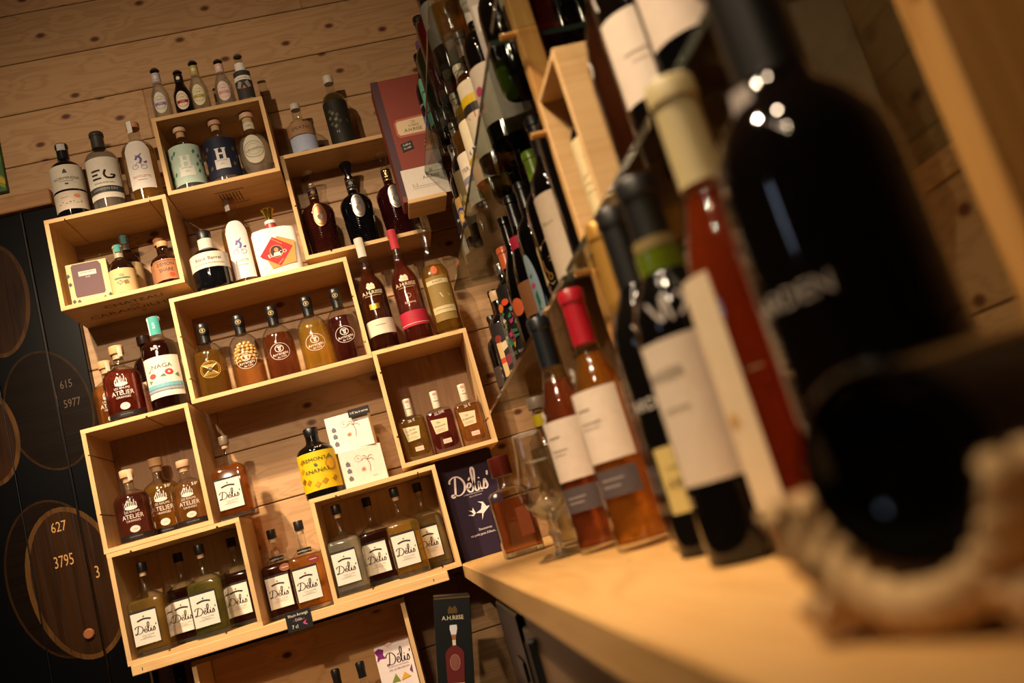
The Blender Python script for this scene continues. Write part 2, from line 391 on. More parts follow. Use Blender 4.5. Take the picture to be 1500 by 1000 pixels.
C4 = crate('wide pine crate holding five round fruit rum bottles', -0.461, 0.0125, Z(0.505), Z(0.794), grooves=(('l', .62), ('l', .22), ('fr', .6), ('fr', .15)))
C5 = crate('pine crate holding three cut glass decanters', -0.095, 0.2615, Z(0.8285), Z(1.145), y0=YF + .05, grooves=(('fb', .2), ('fl', .5)))
C6 = crate('square pine crate with grey back holding three flask bottles with price writing', 0.0135, 0.273, Z(0.200), Z(0.520), back=crate_back, grooves=(('fl', .8), ('fl', .25), ('fr', .2)))
C7 = crate('upright pine crate with grey back holding three bottles with wooden corks', -0.738, -0.471, Z(0.195), Z(0.512), back=crate_back, grooves=(('l', .3), ('l', .78), ('ft', .6)))
C8 = crate('pine crate on the long board holding four square bottles, under the upright crate', -0.734, -0.410, Z(-0.079), Z(0.1945 - 0.0005), back=crate_in, grooves=(('ft', .17), ('ft', .82), ('fb', .3), ('fb', .72)))
C9 = crate('pine crate on the long board holding four square bottles, touching the counter corner', -0.2335, 0.0965, Z(-0.079), Z(0.188), back=crate_in, grooves=(('t', .2), ('t', .85), ('fb', .3), ('fb', .85)))
def under_print(cr, arts, w, d, z=-0.0002):
    put_art(arts, lambda s, t, off: (w / 2 + s, d / 2 - t, z - off), cr, 0.0002)
under_print(C2, [('tc', 'CHATEAU', 10, 42, 34, '#6b4421', 1.0), ('tc', 'DE', 5, 12, 20, '#6b4421', 1.0), ('tc', 'CARAGUILHES', -5, -18, 36, '#6b4421', 1.02), ('tc', '*', 10, -58, 40, '#6b4421', 1)], 0.316, 0.19)
under_print(C1, [('s', [(-28 + 9 * i, -40), (-30 + 9 * i, 30)], 3, '#6b4421') for i in range(7)] + [('r', -40, 40, 38, 42, '#6b4421'), ('r', -40, 40, -52, -48, '#6b4421')], 0.304, 0.19)
# the long board the lower crates stand on
lb = thing('shelf_board', 'long pale pine board carrying the two lower crates', 'shelf', (-0.727, YF - 0.004, Z(-0.104)))
obj('board', MB().cbox(0, 0.784, 0, YW - YF + 0.0035, 0, 0.0245), crate_w, lb)
for q in (.02, .04): obj('nail_hole', MB().box(.024 * (1 + 30 * (q > .03)), .024 * (1 + 30 * (q > .03)) + .002, -.0004, .002, .008, .015), slot, lb)
# uprights under the board
for q, (a, b) in enumerate(((226, 0.010), (262, 0.026))):
    p = ony(a, 985, 2.44)
    u = thing('metal_upright', ['thin black metal bar under the long board', 'wide black metal upright with a bolt under the long board'][q], 'bracket', (p.x, 2.44, 0))
    obj('bar', MB().cbox(-b / 2, b / 2, 0, 0.012, 0, Z(-0.1042)), plain('#0c0b0b', 0.45), u)
    if q: obj('bolt', MB().add([(0.0042 * math.cos(k * math.pi / 5), -0.002 * (j), Z(-0.149) + 0.0042 * math.sin(k * math.pi / 5)) for j in (0, 1) for k in range(10)], [tuple(range(10, 20))] + [(k, (k + 1) % 10, 10 + (k + 1) % 10, 10 + k) for k in range(10)]), plain('#8d8d90', 0.3, 0.9), u)
# lower crate, its knotty back showing under the board
knotty = wood('knotty_back', '#cda06a', '#ab7c48', 'x', 1.0, 0.6, 0.55, kd='#4a2410')
p0 = ony(292, 985, 2.42).x; p1 = ony(592, 876, 2.42).x
C10 = crate('large knotty pine crate standing below the long board with a flowered card in it', p0, p1, Z(-0.44), Z(-0.112), y0=2.36, depth=0.158, back=knotty, group='pine wine crates fixed to the plank wall')
# crate stand
obj_b = thing('crate_stand', 'plain dark stand under the knotty pine crate', 'stand', (p0, 2.37, 0))
obj('top', MB().cbox(0, p1 - p0, 0, 0.14, Z(-0.46), Z(-0.4402)), plain('#20140c', 0.6), obj_b)
for xx in (0.01, p1 - p0 - 0.03): obj('leg', MB().cbox(xx, xx + 0.02, 0.01, 0.13, 0, Z(-0.4598)), plain('#20140c', 0.6), obj_b)

# ---------------------------------------------------------------- printed panels with barrels
panelm = plain('#060607', 0.3, 0, 0.0, 'gloss_print', 0.12)
barrelm = wood('barrel_print', '#38200d', '#150b05', 'z', 0.0, 0.4, 0.7, 0.08)
hoopm = wood('barrel_rim_print', '#60401e', '#2c1b0c', 'z', 0.0, 0.4, 0.7, 0.08)
YP = 2.495
xa, xb, xc, xd = -1.55, -0.970, -0.834, -0.739
def panel(label, x0, x1):
    p = thing('printed_panel', label, 'panel', (x0, YP, 0.0))
    obj('board', MB().cbox(0, x1 - x0, 0, YW - YP - 0.0005, 0, Z(1.1995), 0.002), panelm, p); return p
PA = panel('black glossy panel with dim barrel rims printed at its edge', xa, xb - 0.0015)
PB = panel('black glossy panel printed with stencilled barrel 627 and 3795', xb + 0.0015, xc - 0.003)
PC = panel('narrow black glossy panel beside the crates printed with a barrel edge', xc + 0.003, xd)
def clip_poly(pts, x0, x1):
    for sgn, lim in ((1, x0), (-1, -x1)):
        out = []
        for i, a in enumerate(pts):
            b = pts[(i + 1) % len(pts)]; ia, ib = a[0] * sgn >= lim, b[0] * sgn >= lim
            if ia: out.append(a)
            if ia != ib:
                k = (lim / sgn - a[0]) / (b[0] - a[0]); out.append((lim / sgn, a[1] + k * (b[1] - a[1])))
        pts = out
        if not pts: return pts
    return pts
def barrel_print(px, py, rx, rz, hoop=0.014, tilt=0.0, mats=None, zo=0.0003):
    c = ony(px, py, YP)
    for lay, k in ((0, 0.0), (1, hoop)):
        pts = []
        for i in range(40):
            a = 2 * math.pi * i / 40; e, f = (rx - k) * math.cos(a), (rz - k) * math.sin(a)
            pts.append((c.x + e * math.cos(tilt) - f * math.sin(tilt), c.z + e * math.sin(tilt) + f * math.cos(tilt)))
        for P, x0, x1 in ((PA, xa, xb - .002), (PB, xb + .002, xc - .0035), (PC, xc + .0035, xd - .001)):
            q = clip_poly(pts, x0, x1)
            if len(q) > 2:
                obj('barrel_print', MB().add([(x - P.location.x, -zo * (lay + 1), z) for x, z in q], [tuple(range(len(q)))]), (mats or (hoopm, barrelm))[lay], P)
sidem = wood('barrel_side_print', '#170d06', '#0a0503', 'x', 0.0, 0.4, 0.7, 0.06); rimm = wood('barrel_side_rim', '#33200e', '#180d06', 'z', 0.0, 0.4, 0.7, 0.06)
barrel_print(88, 846, 0.130, 0.210, 0.006, 0.12, (rimm, sidem), 0.0001)
barrel_print(72, 600, 0.112, 0.170, 0.006, 0.12, (rimm, sidem), 0.0001)
barrel_print(112, 852, 0.118, 0.203, 0.013, 0.12)
for q_ in range(-3, 4):
    for P_, xa_, xb_ in ((PB, xb + .004, xc - .005), (PC, xc + .005, xd - .003)):
        c_ = ony(105, 850, YP); xq = c_.x + q_ * .032
        if xa_ < xq < xb_:
            zq = .18 * math.sqrt(max(0, 1 - (q_ * .032 / .115) ** 2))
            obj('stave_line', MB().box(xq - P_.location.x - .0008, xq - P_.location.x + .0008, -.0008, -.0006, c_.z - zq, c_.z + zq), plain('#120905', .4), P_)
barrel_print(-4, 440, 0.085, 0.165, 0.012, -0.05)
barrel_print(-22, 640, 0.085, 0.14, 0.012, 0.1)
def stencil(P, s, px, py, size, c='#b98a4c', w=0.8):
    q = ony(px, py, YP); x, z = q.x - P.location.x, q.z
    put_art([('tc', s, 0, 0, size, c, w)], lambda a, t, off: (x + a, -0.0012 - off, z + t), P, 0.0001)
stencil(PB, '627', 86, 772, 38, w=.7); stencil(PB, '3795', 94, 822, 44, w=.58); stencil(PC, '3', 143, 838, 46, w=.6)
stencil(PC, '615', 97, 563, 32, '#4a3620', .7); stencil(PC, '5977', 106, 590, 32, '#4a3620', .7)
q = ony(131, 928, YP)
obj('bung', MB().lathe([(0.014, 0), (0.014, 0.004), (0.011, 0.007)], 12, z0=0), plain('#8a4f26', 0.5), PB).matrix_local = Matrix.Translation((q.x - PB.location.x, -0.0005, q.z)) @ Matrix.Rotation(math.pi / 2, 4, 'X')
tr = thing('chrome_strip', 'thin chrome strip in the gap between the printed panels', 'trim strip', (xc, YP - 0.004, 0))
obj('strip', MB().cbox(-0.0028, 0.0028, 0, 0.02, 0, Z(1.199), 0.0006), plain('#c8ccd2', 0.12, 1.0), tr)
tr = thing('chrome_strip', 'very thin grey strip at the left edge of the numbered barrel panel', 'trim strip', (xb, YP - 0.001, 0))
obj('strip', MB().cbox(-0.0012, 0.0012, 0, 0.02, 0, Z(1.199), 0.0004), plain('#70757c', 0.25, 1.0), tr)
# leafy green picture at the far left
q = ony(11, 279, 2.505)
gp = thing('leaf_poster', 'green and yellow leaf picture above the wood lintel', 'picture', (q.x - 0.30, 2.505, q.z))
obj('board', MB().cbox(0, 0.30, 0, 0.0145, 0, 0.22), plain('#2c5a1e', 0.5), gp)
put_art([('p', [(300 - 4 - 26 * i, 8 + 5 * i), (300 - 1 - 26 * i, 40 + 9 * i), (300 - 24 - 26 * i, 66 + 9 * i), (300 - 30 - 26 * i, 30)], ('#7d9c2e', '#b79b2a', '#3f7a2a')[i % 3]) for i in range(6)]
        + [('p', [(299, 90), (299, 200), (262, 190), (280, 120)], '#4d8a2c'), ('p', [(299, 20), (299, 34), (284, 50), (280, 30)], '#c9a02c')], lambda s, t, off: (s, -off, t), gp, 0.0002)

# ---------------------------------------------------------------- counter, cabinet, right hand shelves
XE = 0.0975
ct = thing('shop_counter', 'thick oak counter top running from the back wall towards the viewer', 'counter', (XE, -0.9, ZT - 0.038))
obj('slab', MB().cbox(0, XR - XE - 0.0005, 0, YW + 0.9 - 0.0005, 0, 0.038, 0.003), oak, ct)
cb = thing('counter_cabinet', 'beige cabinet under the oak counter with black slot handle', 'cabinet', (XE + 0.03, -0.85, 0))
yc = onz(793, 889, ZT - 0.05).y
yc = min(max(yc, 1.0), 1.7)
obj('body', MB().cbox(0.004, 0.52, 0, yc + 0.85, 0.0, ZT - 0.0385), plain('#2b2018', 0.7), cb)
obj('door', MB().cbox(-0.014, 0.004, 0.002, yc + 0.848, 0.05, ZT - 0.045, 0.002), plain('#8a6a4c', 0.45), cb)
dh = yc + 0.85
obj('handle', MB().cbox(-0.026, -0.0135, dh - 0.075, dh - 0.052, 0.45, ZT - 0.078, 0.002), plain('#0a0909', 0.4), cb)
# posts with pegs
postm = wood('post_pine', '#cf9d58', '#b07c3c', 'z', 0.0, 0.55)
mp = thing('shelf_post', 'slim pine post with pegs between the glass shelf bays', 'post', (0.305, 1.075, ZT))
obj('post', MB().cbox(0, 0.03, 0, 0.022, 0, 1.75, 0.002), postm, mp)
for zz in (0.352, 0.70, 1.012, .85, .55): obj('peg', MB().tube([(-0.022, 0.011, zz - .002), (0.002, 0.011, zz - .002)], 0.005, 8), postm, mp, 40)
np_ = thing('shelf_post', 'thick out of focus pine post at the near end of the shelves', 'post', (0.385, 0.456, ZT))
obj('post', MB().cbox(0, 0.07, 0, 0.03, 0, 1.75, 0.002), postm, np_)
for zz in (0.352, 0.70): obj('peg', MB().tube([(-0.02, 0.012, zz - .002), (0.002, 0.012, zz - .002)], 0.005, 8), postm, np_, 40)
far = thing('shelf_post', 'pine post at the wall end of the glass shelves', 'post', (0.47, 2.325, ZT))
obj('post', MB().cbox(0, 0.03, 0, 0.022, 0, 1.75, 0.002), postm, far)
# glass shelves
shelfg = shell_glass((0.74, 0.78, 0.75), 0.035)
edgeg = plain('#1e2c26', 0.12, 0, 0.5)
SZ = [ZC + 0.280, ZC + 0.630, ZC + 0.940]
names = ['lower', 'middle', 'upper']
for i, z in enumerate(SZ):
    for bay, (ya, yb) in enumerate(((1.101, 2.222 if i == 2 else 2.32), (0.50, 1.073))):
        if bay == 1 and i == 2: continue
        s = thing('glass_shelf', '%s clear glass shelf with dark edge in the %s bay' % (names[i], ('far', 'near')[bay]), 'shelf', (0.27, ya, z - 0.008), 0, 'glass shelves on the right wall')
        w, d = XR - 0.27 - 0.0005, yb - ya
        obj('pane', MB().box(0.0015, w, 0.0015, d - 0.0015, 0, 0.008), shelfg, s)
        obj('front_edge', MB().box(0, 0.0015, 0, d, 0, 0.008), edgeg, s)
        obj('end_edge', MB().box(0.0015, w, 0, 0.0015, 0, 0.008), edgeg, s)
# crate turned sideways on the near shelf
rc = thing('wine_crate', 'narrow pine crate standing on the glass shelf, open to the side, with a bottle inside', 'crate', (0.296, 0.925, SZ[0]))
for ya in (0, 0.119): obj('side_board', MB().cbox(0, 0.16, ya, ya + 0.010, 0, 0.225), crate_w, rc)
obj('top_board', MB().cbox(0.0004, 0.16, 0.0102, 0.1188, 0.215, 0.225), crate_in, rc)
obj('bottom_board', MB().cbox(0.0004, 0.16, 0.0102, 0.1188, 0, 0.010), crate_in, rc)
obj('back_board', MB().cbox(0.152, 0.1598, 0.0102, 0.1188, 0.0102, 0.2148), crate_in, rc)
# ledge in front of the decanter crate
lg = thing('wall_ledge', 'short pine ledge carrying the tall brown gift box', 'shelf', (0.205, YF - 0.115, ony(600, 292, YF - .115).z - 0.012))
obj('board', MB().cbox(0, 0.105, 0, 0.1146, 0, 0.012), crate_w, lg)
# dark equipment under the far counter
k = thing('flight_case', 'black case with chrome latch under the far end of the counter', 'case', (XE + 0.035, yc + 0.03, 0))
obj('body', MB().cbox(0, 0.42, 0, 0.27, 0, 0.80, 0.004), plain('#050505', 0.35), k)
obj('edge_trim', MB().cbox(-0.002, 0.006, 0.13, 0.138, 0.002, 0.80, 0.001), plain('#3a3a3c', 0.3, 0.6), k)
for zz in (0.62,):
    la = obj('latch', MB().cbox(-0.008, 0.0, 0.02, 0.10, zz, zz + 0.06, 0.003), plain('#b9b4aa', 0.2, 1.0), k)
    obj('latch_plate', MB().cbox(-0.011, -0.0075, 0.04, 0.08, zz + 0.015, zz + 0.045, 0.002), plain('#2a2a2a', 0.3, 0.8), la)
k2 = thing('flight_case', 'black case with dull metal clasp near the back wall under the counter', 'case', (XE + 0.03, yc + 0.31, 0))
obj('body', MB().cbox(0, 0.42, 0, 0.40, 0, 0.82, 0.004), plain('#070606', 0.4), k2)
obj('clasp', MB().cbox(-0.005, 0.0, 0.05, 0.16, 0.70, 0.735, 0.002), plain('#2c2c2c', 0.35, 0.8), k2)
# ---------------------------------------------------------------- bottles
# profiles: (height fraction, radius fraction) up to the lip; then closure start, closure radius
TYPES = {
 'mini':   ([(0, .86), (.02, 1), (.40, 1), (.50, .96), (.60, .74), (.70, .52), (.78, .45), (.955, .42)], 2),
 'delis':  ([(0, .93), (.012, 1), (.565, 1), (.585, .96), (.655, .50), (.675, .30), (.70, .215), (.865, .21), (.87, .25), (.90, .25)], 7),
 'atelier': ([(0, .92), (.015, 1), (.54, 1), (.59, .97), (.65, .82), (.695, .52), (.72, .34), (.745, .28), (.86, .275), (.865, .34), (.905, .34)], 2),
 'dome':   ([(0, .9), (.015, 1), (.46, 1), (.56, .97), (.64, .84), (.70, .62), (.735, .40), (.76, .31), (.95, .30)], 2),
 'gin':    ([(0, .9), (.012, 1), (.60, 1), (.66, .97), (.71, .84), (.745, .60), (.77, .42), (.80, .36), (.95, .34)], 2),
 'bordeaux': ([(0, .9), (.008, 1), (.58, 1), (.63, .97), (.68, .82), (.72, .58), (.76, .42), (.80, .37), (.94, .36), (.945, .41), (.985, .41)], 2),
 'slope':  ([(0, .9), (.008, 1), (.44, 1), (.52, .96), (.62, .80), (.70, .56), (.76, .41), (.80, .37), (.94, .36), (.945, .41), (.985, .41)], 2),
 'tall':   ([(0, .92), (.008, 1), (.50, 1), (.54, .97), (.60, .78), (.65, .54), (.70, .40), (.76, .36), (.90, .34), (.905, .40), (.94, .40)], 2),
 'squat':  ([(0, .82), (.03, .92), (.12, .98), (.32, 1), (.52, .97), (.60, .88), (.66, .68), (.70, .42), (.73, .34), (.93, .32)], 2),
 'flask':  ([(0, .95), (.012, 1), (.62, 1), (.66, .97), (.695, .80), (.72, .34), (.74, .27), (.95, .26)], 5),
 'canaima': ([(0, .62), (.02, .72), (.10, .84), (.30, 1), (.46, 1), (.58, .86), (.66, .58), (.71, .40), (.75, .35), (.88, .34), (.885, .42), (.92, .42)], 2),
 'decanter': ([(0, .78), (.012, .82), (.20, .86), (.40, .96), (.47, 1), (.52, .97), (.57, .82), (.60, .56), (.63, .34), (.67, .27), (.80, .26)], 2),
 'block':  ([(0, .95), (.012, 1), (.60, 1), (.63, .97), (.66, .8), (.68, .42), (.70, .36), (.86, .34), (.87, .40), (.90, .40)], 6),
}
def bottle(name, label, top, y, z, R, typ, glass=None, liq=None, fill=.66, cap=None, labels=(), group=None, rot=None, ay=1.0, h=None, x=None, cork=None, seg=28, art=(), base=0.0, cat='bottle', dark=None, clear=0.35, dflt=None):
    clear = max(clear, .4)
    if x is None: p = ony(top[0], top[1], y); x = p.x; h = p.z - z
    ks = 1.0
    if isinstance(R, tuple): ks = R[1] / R[0]; R = R[1]
    ky = 1 + (ks - 1) * .35
    if z in INNER: lo_, hi_ = INNER[z]; x = min(max(x, lo_ + R * MM + .0012), hi_ - R * MM - .0012); h = min(h, {zC1f: .231, zC2f: .255, zC4f: .289, zC5f: .3165, zC6f: .320, zC7f: .317, zC8f: .273, zC9f: .267}[z] - 2 * T - .002)
    R *= MM; prof, n = TYPES[typ]
    if rot is None: rot = 0.6 * math.atan2(-x, y) if n == 2 else 0.0
    b = thing(name, label, cat, (x, y, z + 0.0002), rot, group)
    def nn(rf): return n if n == 2 else (n if rf > .6 else 2.0 + (n - 2) * max(0, (rf - .42)) / .18)
    def ayy(rf): return ay if rf > .6 else 1.0
    def body(shrink, z0f, z1f):
        pts = []
        P = [(q[0], q[1]) for q in prof]
        cut = [p_ for p_ in P if z0f < p_[0] < z1f]
        def at(f):
            for i in range(len(P) - 1):
                if P[i][0] <= f <= P[i + 1][0]:
                    k = (f - P[i][0]) / (P[i + 1][0] - P[i][0]); return P[i][1] + k * (P[i + 1][1] - P[i][1])
            return P[-1][1]
        cut = [(z0f, at(z0f))] + cut + [(z1f, at(z1f))]
        return [(max(q[1] * R - shrink, .0012), q[0] * h, q[1]) for q in cut]
    def mk(pts, bot=True, top_=True):
        mb = MB(); vs = []
        # rings may change aspect from body to neck
        for r, zz, rf in pts:
            e = 2.0 / nn(rf); a_y = ayy(rf) if ay != 1 else 1.0
            if ay != 1 and .30 < rf <= .75: a_y = ay + (1 - ay) * (0.75 - rf) / .45
            elif ay != 1 and rf <= .30: a_y = 1.0
            for k in range(seg):
                a = 2 * math.pi * (k + .5) / seg; c, d = math.cos(a), math.sin(a)
                vs.append((r * math.copysign(abs(c) ** e, c), r * a_y * math.copysign(abs(d) ** e, d), zz))
        fs = [(i * seg + k, i * seg + (k + 1) % seg, (i + 1) * seg + (k + 1) % seg, (i + 1) * seg + k) for i in range(len(pts) - 1) for k in range(seg)]
        if bot: fs.append(tuple(range(seg - 1, -1, -1)))
        if top_: fs.append(tuple(range((len(pts) - 1) * seg, len(pts) * seg)))
        return mb.add(vs, fs)
    zl = prof[-1][0]
    if dark: obj('glass_body', mk(body(0, 0, zl)), darkglass(dark) if isinstance(dark, str) else dark, b, 40)
    else:
        obj('glass_body', mk(body(0, 0, zl), True, False), glass or shell_glass(), b, 40)
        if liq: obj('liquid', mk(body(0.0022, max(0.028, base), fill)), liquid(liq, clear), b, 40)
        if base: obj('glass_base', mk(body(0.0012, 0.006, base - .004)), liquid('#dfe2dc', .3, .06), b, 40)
    rl = prof[-1][1] * R
    if cork: obj('cork', MB().lathe([(rl * .80, zl * h - cork[1] * h), (rl * .80, zl * h)], 16), plain(cork[0], .8), b, 40)
    if cap:
        kind, zc, rc, cc = cap[:4]; rc *= R; z0 = zc * h
        mt = cc if not isinstance(cc, str) else plain(cc, cap[4] if len(cap) > 4 else .45, cap[5] if len(cap) > 5 else 0)
        if kind == 'disc':
            obj('stopper', MB().lathe([(rc * .97, z0), (rc, z0 + .001), (rc, h - .0015), (rc * .94, h)], 24), mt, b, 35)
        elif kind == 'capsule':
            obj('capsule', MB().lathe([(rc * 1.02, z0), (rc, z0 + .01 * h), (rc * .98, h * .945), (rc * 1.1, h * .95), (rc * 1.1, h - .003), (rc * 1.0, h)], 24), mt, b, 35)
        elif kind == 'dipped':      # soft wax or sleeve cap, wider at the top
            obj('capsule', MB().lathe([(rc * .96, z0), (rc * .94, z0 + (h - z0) * .35), (rc * 1.02, z0 + (h - z0) * .55), (rc * 1.06, h - .004), (rc * .9, h)], 20), mt, b, 40)
        elif kind == 'screw':
            mb = MB(); n_ = 40
            pr = [(rc, z0), (rc, z0 + (h - z0) * .35), (rc * 1.05, z0 + (h - z0) * .38), (rc * 1.05, h - .002), (rc * .95, h)]
            obj('screw_cap', mb.lathe(pr, 24), mt, b, 35)
        elif kind == 'crown':
            mb = MB(); vs, fs = [], []; sg = 42
            for r0, zz, wv in ((rc * 1.12, z0, .07), (rc * 1.06, z0 + (h - z0) * .4, .04), (rc * .98, h - .0022, 0), (rc * .8, h, 0)):
                for k2 in range(sg): a = 2 * math.pi * k2 / sg; r_ = r0 * (1 + (wv if k2 % 2 else -wv)); vs.append((r_ * math.cos(a), r_ * math.sin(a), zz))
            for i in range(3):
                for k2 in range(sg): fs.append((i * sg + k2, i * sg + (k2 + 1) % sg, (i + 1) * sg + (k2 + 1) % sg, (i + 1) * sg + k2))
            fs.append(tuple(range(3 * sg, 4 * sg))); obj('crown_cap', mb.add(vs, fs), mt, b, 35)
        elif kind == 'stopper':     # flared decanter stopper
            hh = h - z0
            obj('stopper', MB().lathe([(rc * .75, z0), (rc * .8, z0 + hh * .14), (rc * .55, z0 + hh * .2), (rc * .62, z0 + hh * .4), (rc * .95, z0 + hh * .75), (rc * 1.1, z0 + hh * .92), (rc * .95, h)], 14), mt, b, 25)
    def surf_for(Rs, tc, flat):
        if flat:
            return lambda s, t, off: (s, -(Rs + off), tc + t)
        return lambda s, t, off: ((Rs + off) * math.sin(s / Rs), -(Rs + off) * math.cos(s / Rs), tc + t)
    for L in labels:
        t0, t1 = L['t'][0] * h, L['t'][1] * h; tc = (t0 + t1) / 2; ht = (t1 - t0)
        flat = (n != 2) and not L.get('round'); Rs = R * L.get('R', 1.0) * (ay if flat else 1) + 0.0004
        sf0 = surf_for(Rs, tc, flat); ro = L.get('rot', 0.0)
        if ro or L.get('dx'):
            c_, s_ = math.cos(ro), math.sin(ro); dx = L.get('dx', 0) * MM * ks
            def sf(s, t, off, sf0=sf0, c_=c_, s_=s_, dx=dx):
                q = sf0(s + dx, t, off); return (q[0] * c_ - q[1] * s_, q[0] * s_ + q[1] * c_, q[2])
        else: sf = sf0
        w = L.get('w', 40) * MM * ks; shp = L.get('shape', 'rect')
        if shp == 'ell': g = ell2d(w / 2, ht / 2, 22)
        elif shp == 'arch': g = cols2d(lambda s: (-ht / 2, ht / 2 - ht * .18 * (abs(s) / (w / 2)) ** 3), -w / 2, w / 2, 18)
        elif shp == 'poly': g = ([(a * MM * ks, c * MM * ky) for a, c in L['pts']], [tuple(range(len(L['pts'])))])
        else: g = cols2d(lambda s: (-ht / 2, ht / 2), -w / 2, w / 2, max(2, int(w / Rs * 8)))
        mt = L['c']; mt = paper(mt) if isinstance(mt, str) and mt not in GILT else (plain(mt, .3, .9) if isinstance(mt, str) else mt)
        me = bpy.data.meshes.new('label'); me.from_pydata([sf(a, c, 0.0002) for a, c in g[0]], [], g[1]); me.materials.append(mt)
        for p in me.polygons: p.use_smooth = True
        lo = bpy.data.objects.new(L.get('name', 'label'), me); COL.objects.link(lo); lo.parent = b
        if L.get('art'): put_art(L['art'], sf, lo, 0.0004, kx=ks, ky=ky)
    for A in art:       # print straight on the glass: (height fraction, radius fraction, elements)
        tc, rf, el = A; flat = n != 2
        put_art(el, surf_for(R * rf * (ay if flat else 1) + 0.0003, tc * h, flat), b, 0.0003, kx=ks, ky=ky)
    return b
T = 0.0115       # board thickness
zC1t, zC1f = Z(1.310), Z(1.079) + T
zC2t, zC2f = Z(1.085), Z(0.830) + T
zC4t, zC4f = Z(0.794), Z(0.505) + T
zC5t, zC5f = Z(1.145), Z(0.8285) + T
zC6t, zC6f = Z(0.520), Z(0.200) + T
zC7t, zC7f = Z(0.512), Z(0.195) + T
zC8t, zC8f = Z(0.194), Z(-0.079) + T
zC9t, zC9f = Z(0.188), Z(-0.079) + T + .00005
zPl = Z(-0.079)
CL = shell_glass()
INNER = {zC1f: (-.404 + T, -.100 - T), zC2f: (-.727 + T, -.411 - T), zC4f: (-.461 + T, .0125 - T), zC5f: (-.095 + T, .2615 - T), zC6f: (.0135 + T, .273 - T), zC7f: (-.738 + T, -.471 - T), zC8f: (-.734 + T, -.410 - T), zC9f: (-.2335 + T, .0965 - T)}
# --- five little mixers on the top crate
G = 'little mixer bottles on the top crate'
for (tp, lc, bc, cc, lq, dk, wd) in (((225.6, 102), '#d9d3c0', '#8d6fa8', '#b9aebb', '#e9e4da', None, 'lilac'), ((259, 105), '#e2d3b8', '#a3252a', '#1a1412', None, '#140a08', 'red'),
                              ((281, 91), '#dcd4b0', '#a8973a', '#b5a05e', '#efe9d2', None, 'yellow'), ((318, 89), '#e2cfc4', '#cf8f8c', '#d9b5ac', '#efe6de', None, 'pink')):
    bottle('mixer_bottle', ('small clear mixer bottle with %s oval label' % wd) if not dk else 'small dark mixer bottle with red and cream oval label', tp, YF + .045, zC1t, (19, 25.5), 'mini', None, lq, .72, ('crown', .955, .44, '#6f6a5c', .35, .8),
           [dict(t=(.12, .50), w=27, c=lc, shape='ell', art=[('o', 0, 0, 12.4, 18, .9, bc), ('r', -12, 12, -7, 1, bc), ('tc', 'mixer' if 0 else 'FEVER', 0, 8, 4.2, '#5a5048', .9), ('tc', 'TREE', 0, -3, 4.6, '#efe6d2', .9)]),
            dict(t=(.74, .90), R=.46, w=26, c=cc, name='neck_label', art=[('e', 0, 0, 4, 5, lc)])], G, 0.0, dark=dk)
bottle('mixer_bottle', 'small mixer bottle with white, black and orange wraparound label', (347, 81), YF + .045, zC1t, (18.5, 24.5), 'mini', None, '#eeeeea', .74, ('crown', .955, .44, '#a9a9a2', .35, .8),
       [dict(t=(.10, .62), w=46, R=1.0, c='#3a3734', art=[('r', -22, 22, 12, 24, '#e6e1d6'), ('tc', 'SEVENTEEN', 0, 17, 4.4, '#1b1a18', .9), ('p', [(-18, -23), (18, -23), (4, -12), (0, -4), (-4, -12)], '#d9742a'), ('p', [(-10, 10), (-16, -6), (-8, -12), (-3, 4)], '#9a958c'), ('p', [(10, 10), (16, -6), (8, -12), (3, 4)], '#9a958c')]),
        dict(t=(.64, .80), R=.62, w=26, c='#e6e1d6', name='neck_label')], G, 0.0)
# --- three bottles on the left crate
G = 'bottles standing on top of the stencilled crate'
bottle('gin_bottle', 'dark bottle with two cream label bands and silver cap', (89, 213), YF + .055, zC2t, (34, 42), 'gin', None, None, .6, ('capsule', .80, .37, '#17161c', .3),
       [dict(t=(.35, .66), w=92, c='#d8cfbd', art=[('tc', 'NORMINDIA', 0, -4, 10.5, '#1c1b22', .95), ('p', [(-5, 10), (5, 10), (3, 17), (0, 22), (-3, 17)], '#3c3a44'), ('r', -14, 14, -12, -11, '#777'), ('e', 0, -19, 4, 2, '#34323a')]),
        dict(t=(.10, .325), w=92, c='#dccdb9', art=[('e', 16, 10, 7, 5, '#d98d68'), ('tc', '~ \u00b0 ~ * \u00b0 ~ ^', 0, -8, 11, '#37302e', .9), ('r', -18, -2, 8, 9, '#888')]),
        dict(t=(.90, .985), R=.415, w=18, c='#b9b6b2', name='tax_strip')], G, dark='#0b0c12')
bottle('gin_bottle', 'clear gin bottle with dark screw cap and two bold letters on white', (140, 196), YF + .055, zC2t, (36, 44), 'gin', None, '#f3efe6', .70, ('capsule', .80, .40, '#45433f', .4, .4),
       [dict(t=(.13, .62), w=84, c='#dfd8c9', art=[('r', -24, -4, 17, 22, '#17161a'), ('r', -24, -10, 6, 11, '#17161a'), ('r', -24, -4, -5, 0, '#17161a'), ('s', [(7, 20), (3, 8), (8, -2), (20, -2), (26, 6)], 5, '#17161a'), ('r', 16, 27, 4, 8, '#17161a'), ('tc', 'EDINBURGH GIN', 0, -15, 5.6, '#4a463f', 1), ('r', -42, 42, -41, -24, '#3d3b3a'), ('tc', 'LONDON DRY', 0, -32, 8, '#b9b4a8', 1)])], G)
BIKE = [('o', -9, -6, 6.5, 6.5, 1.1, '#5a5288'), ('o', 9, -8, 6.5, 6.5, 1.1, '#5a5288'), ('s', [(-9, -6), (-2, 5), (9, -8)], 1.1, '#5a5288'), ('s', [(-6, 12), (-1, 22), (5, 14), (2, 2)], 5, '#655d96'), ('p', [(-7, 24), (9, 30), (4, 22)], '#4c4478'), ('p', [(8, 5), (17, 9), (15, 1)], '#4c4478')]
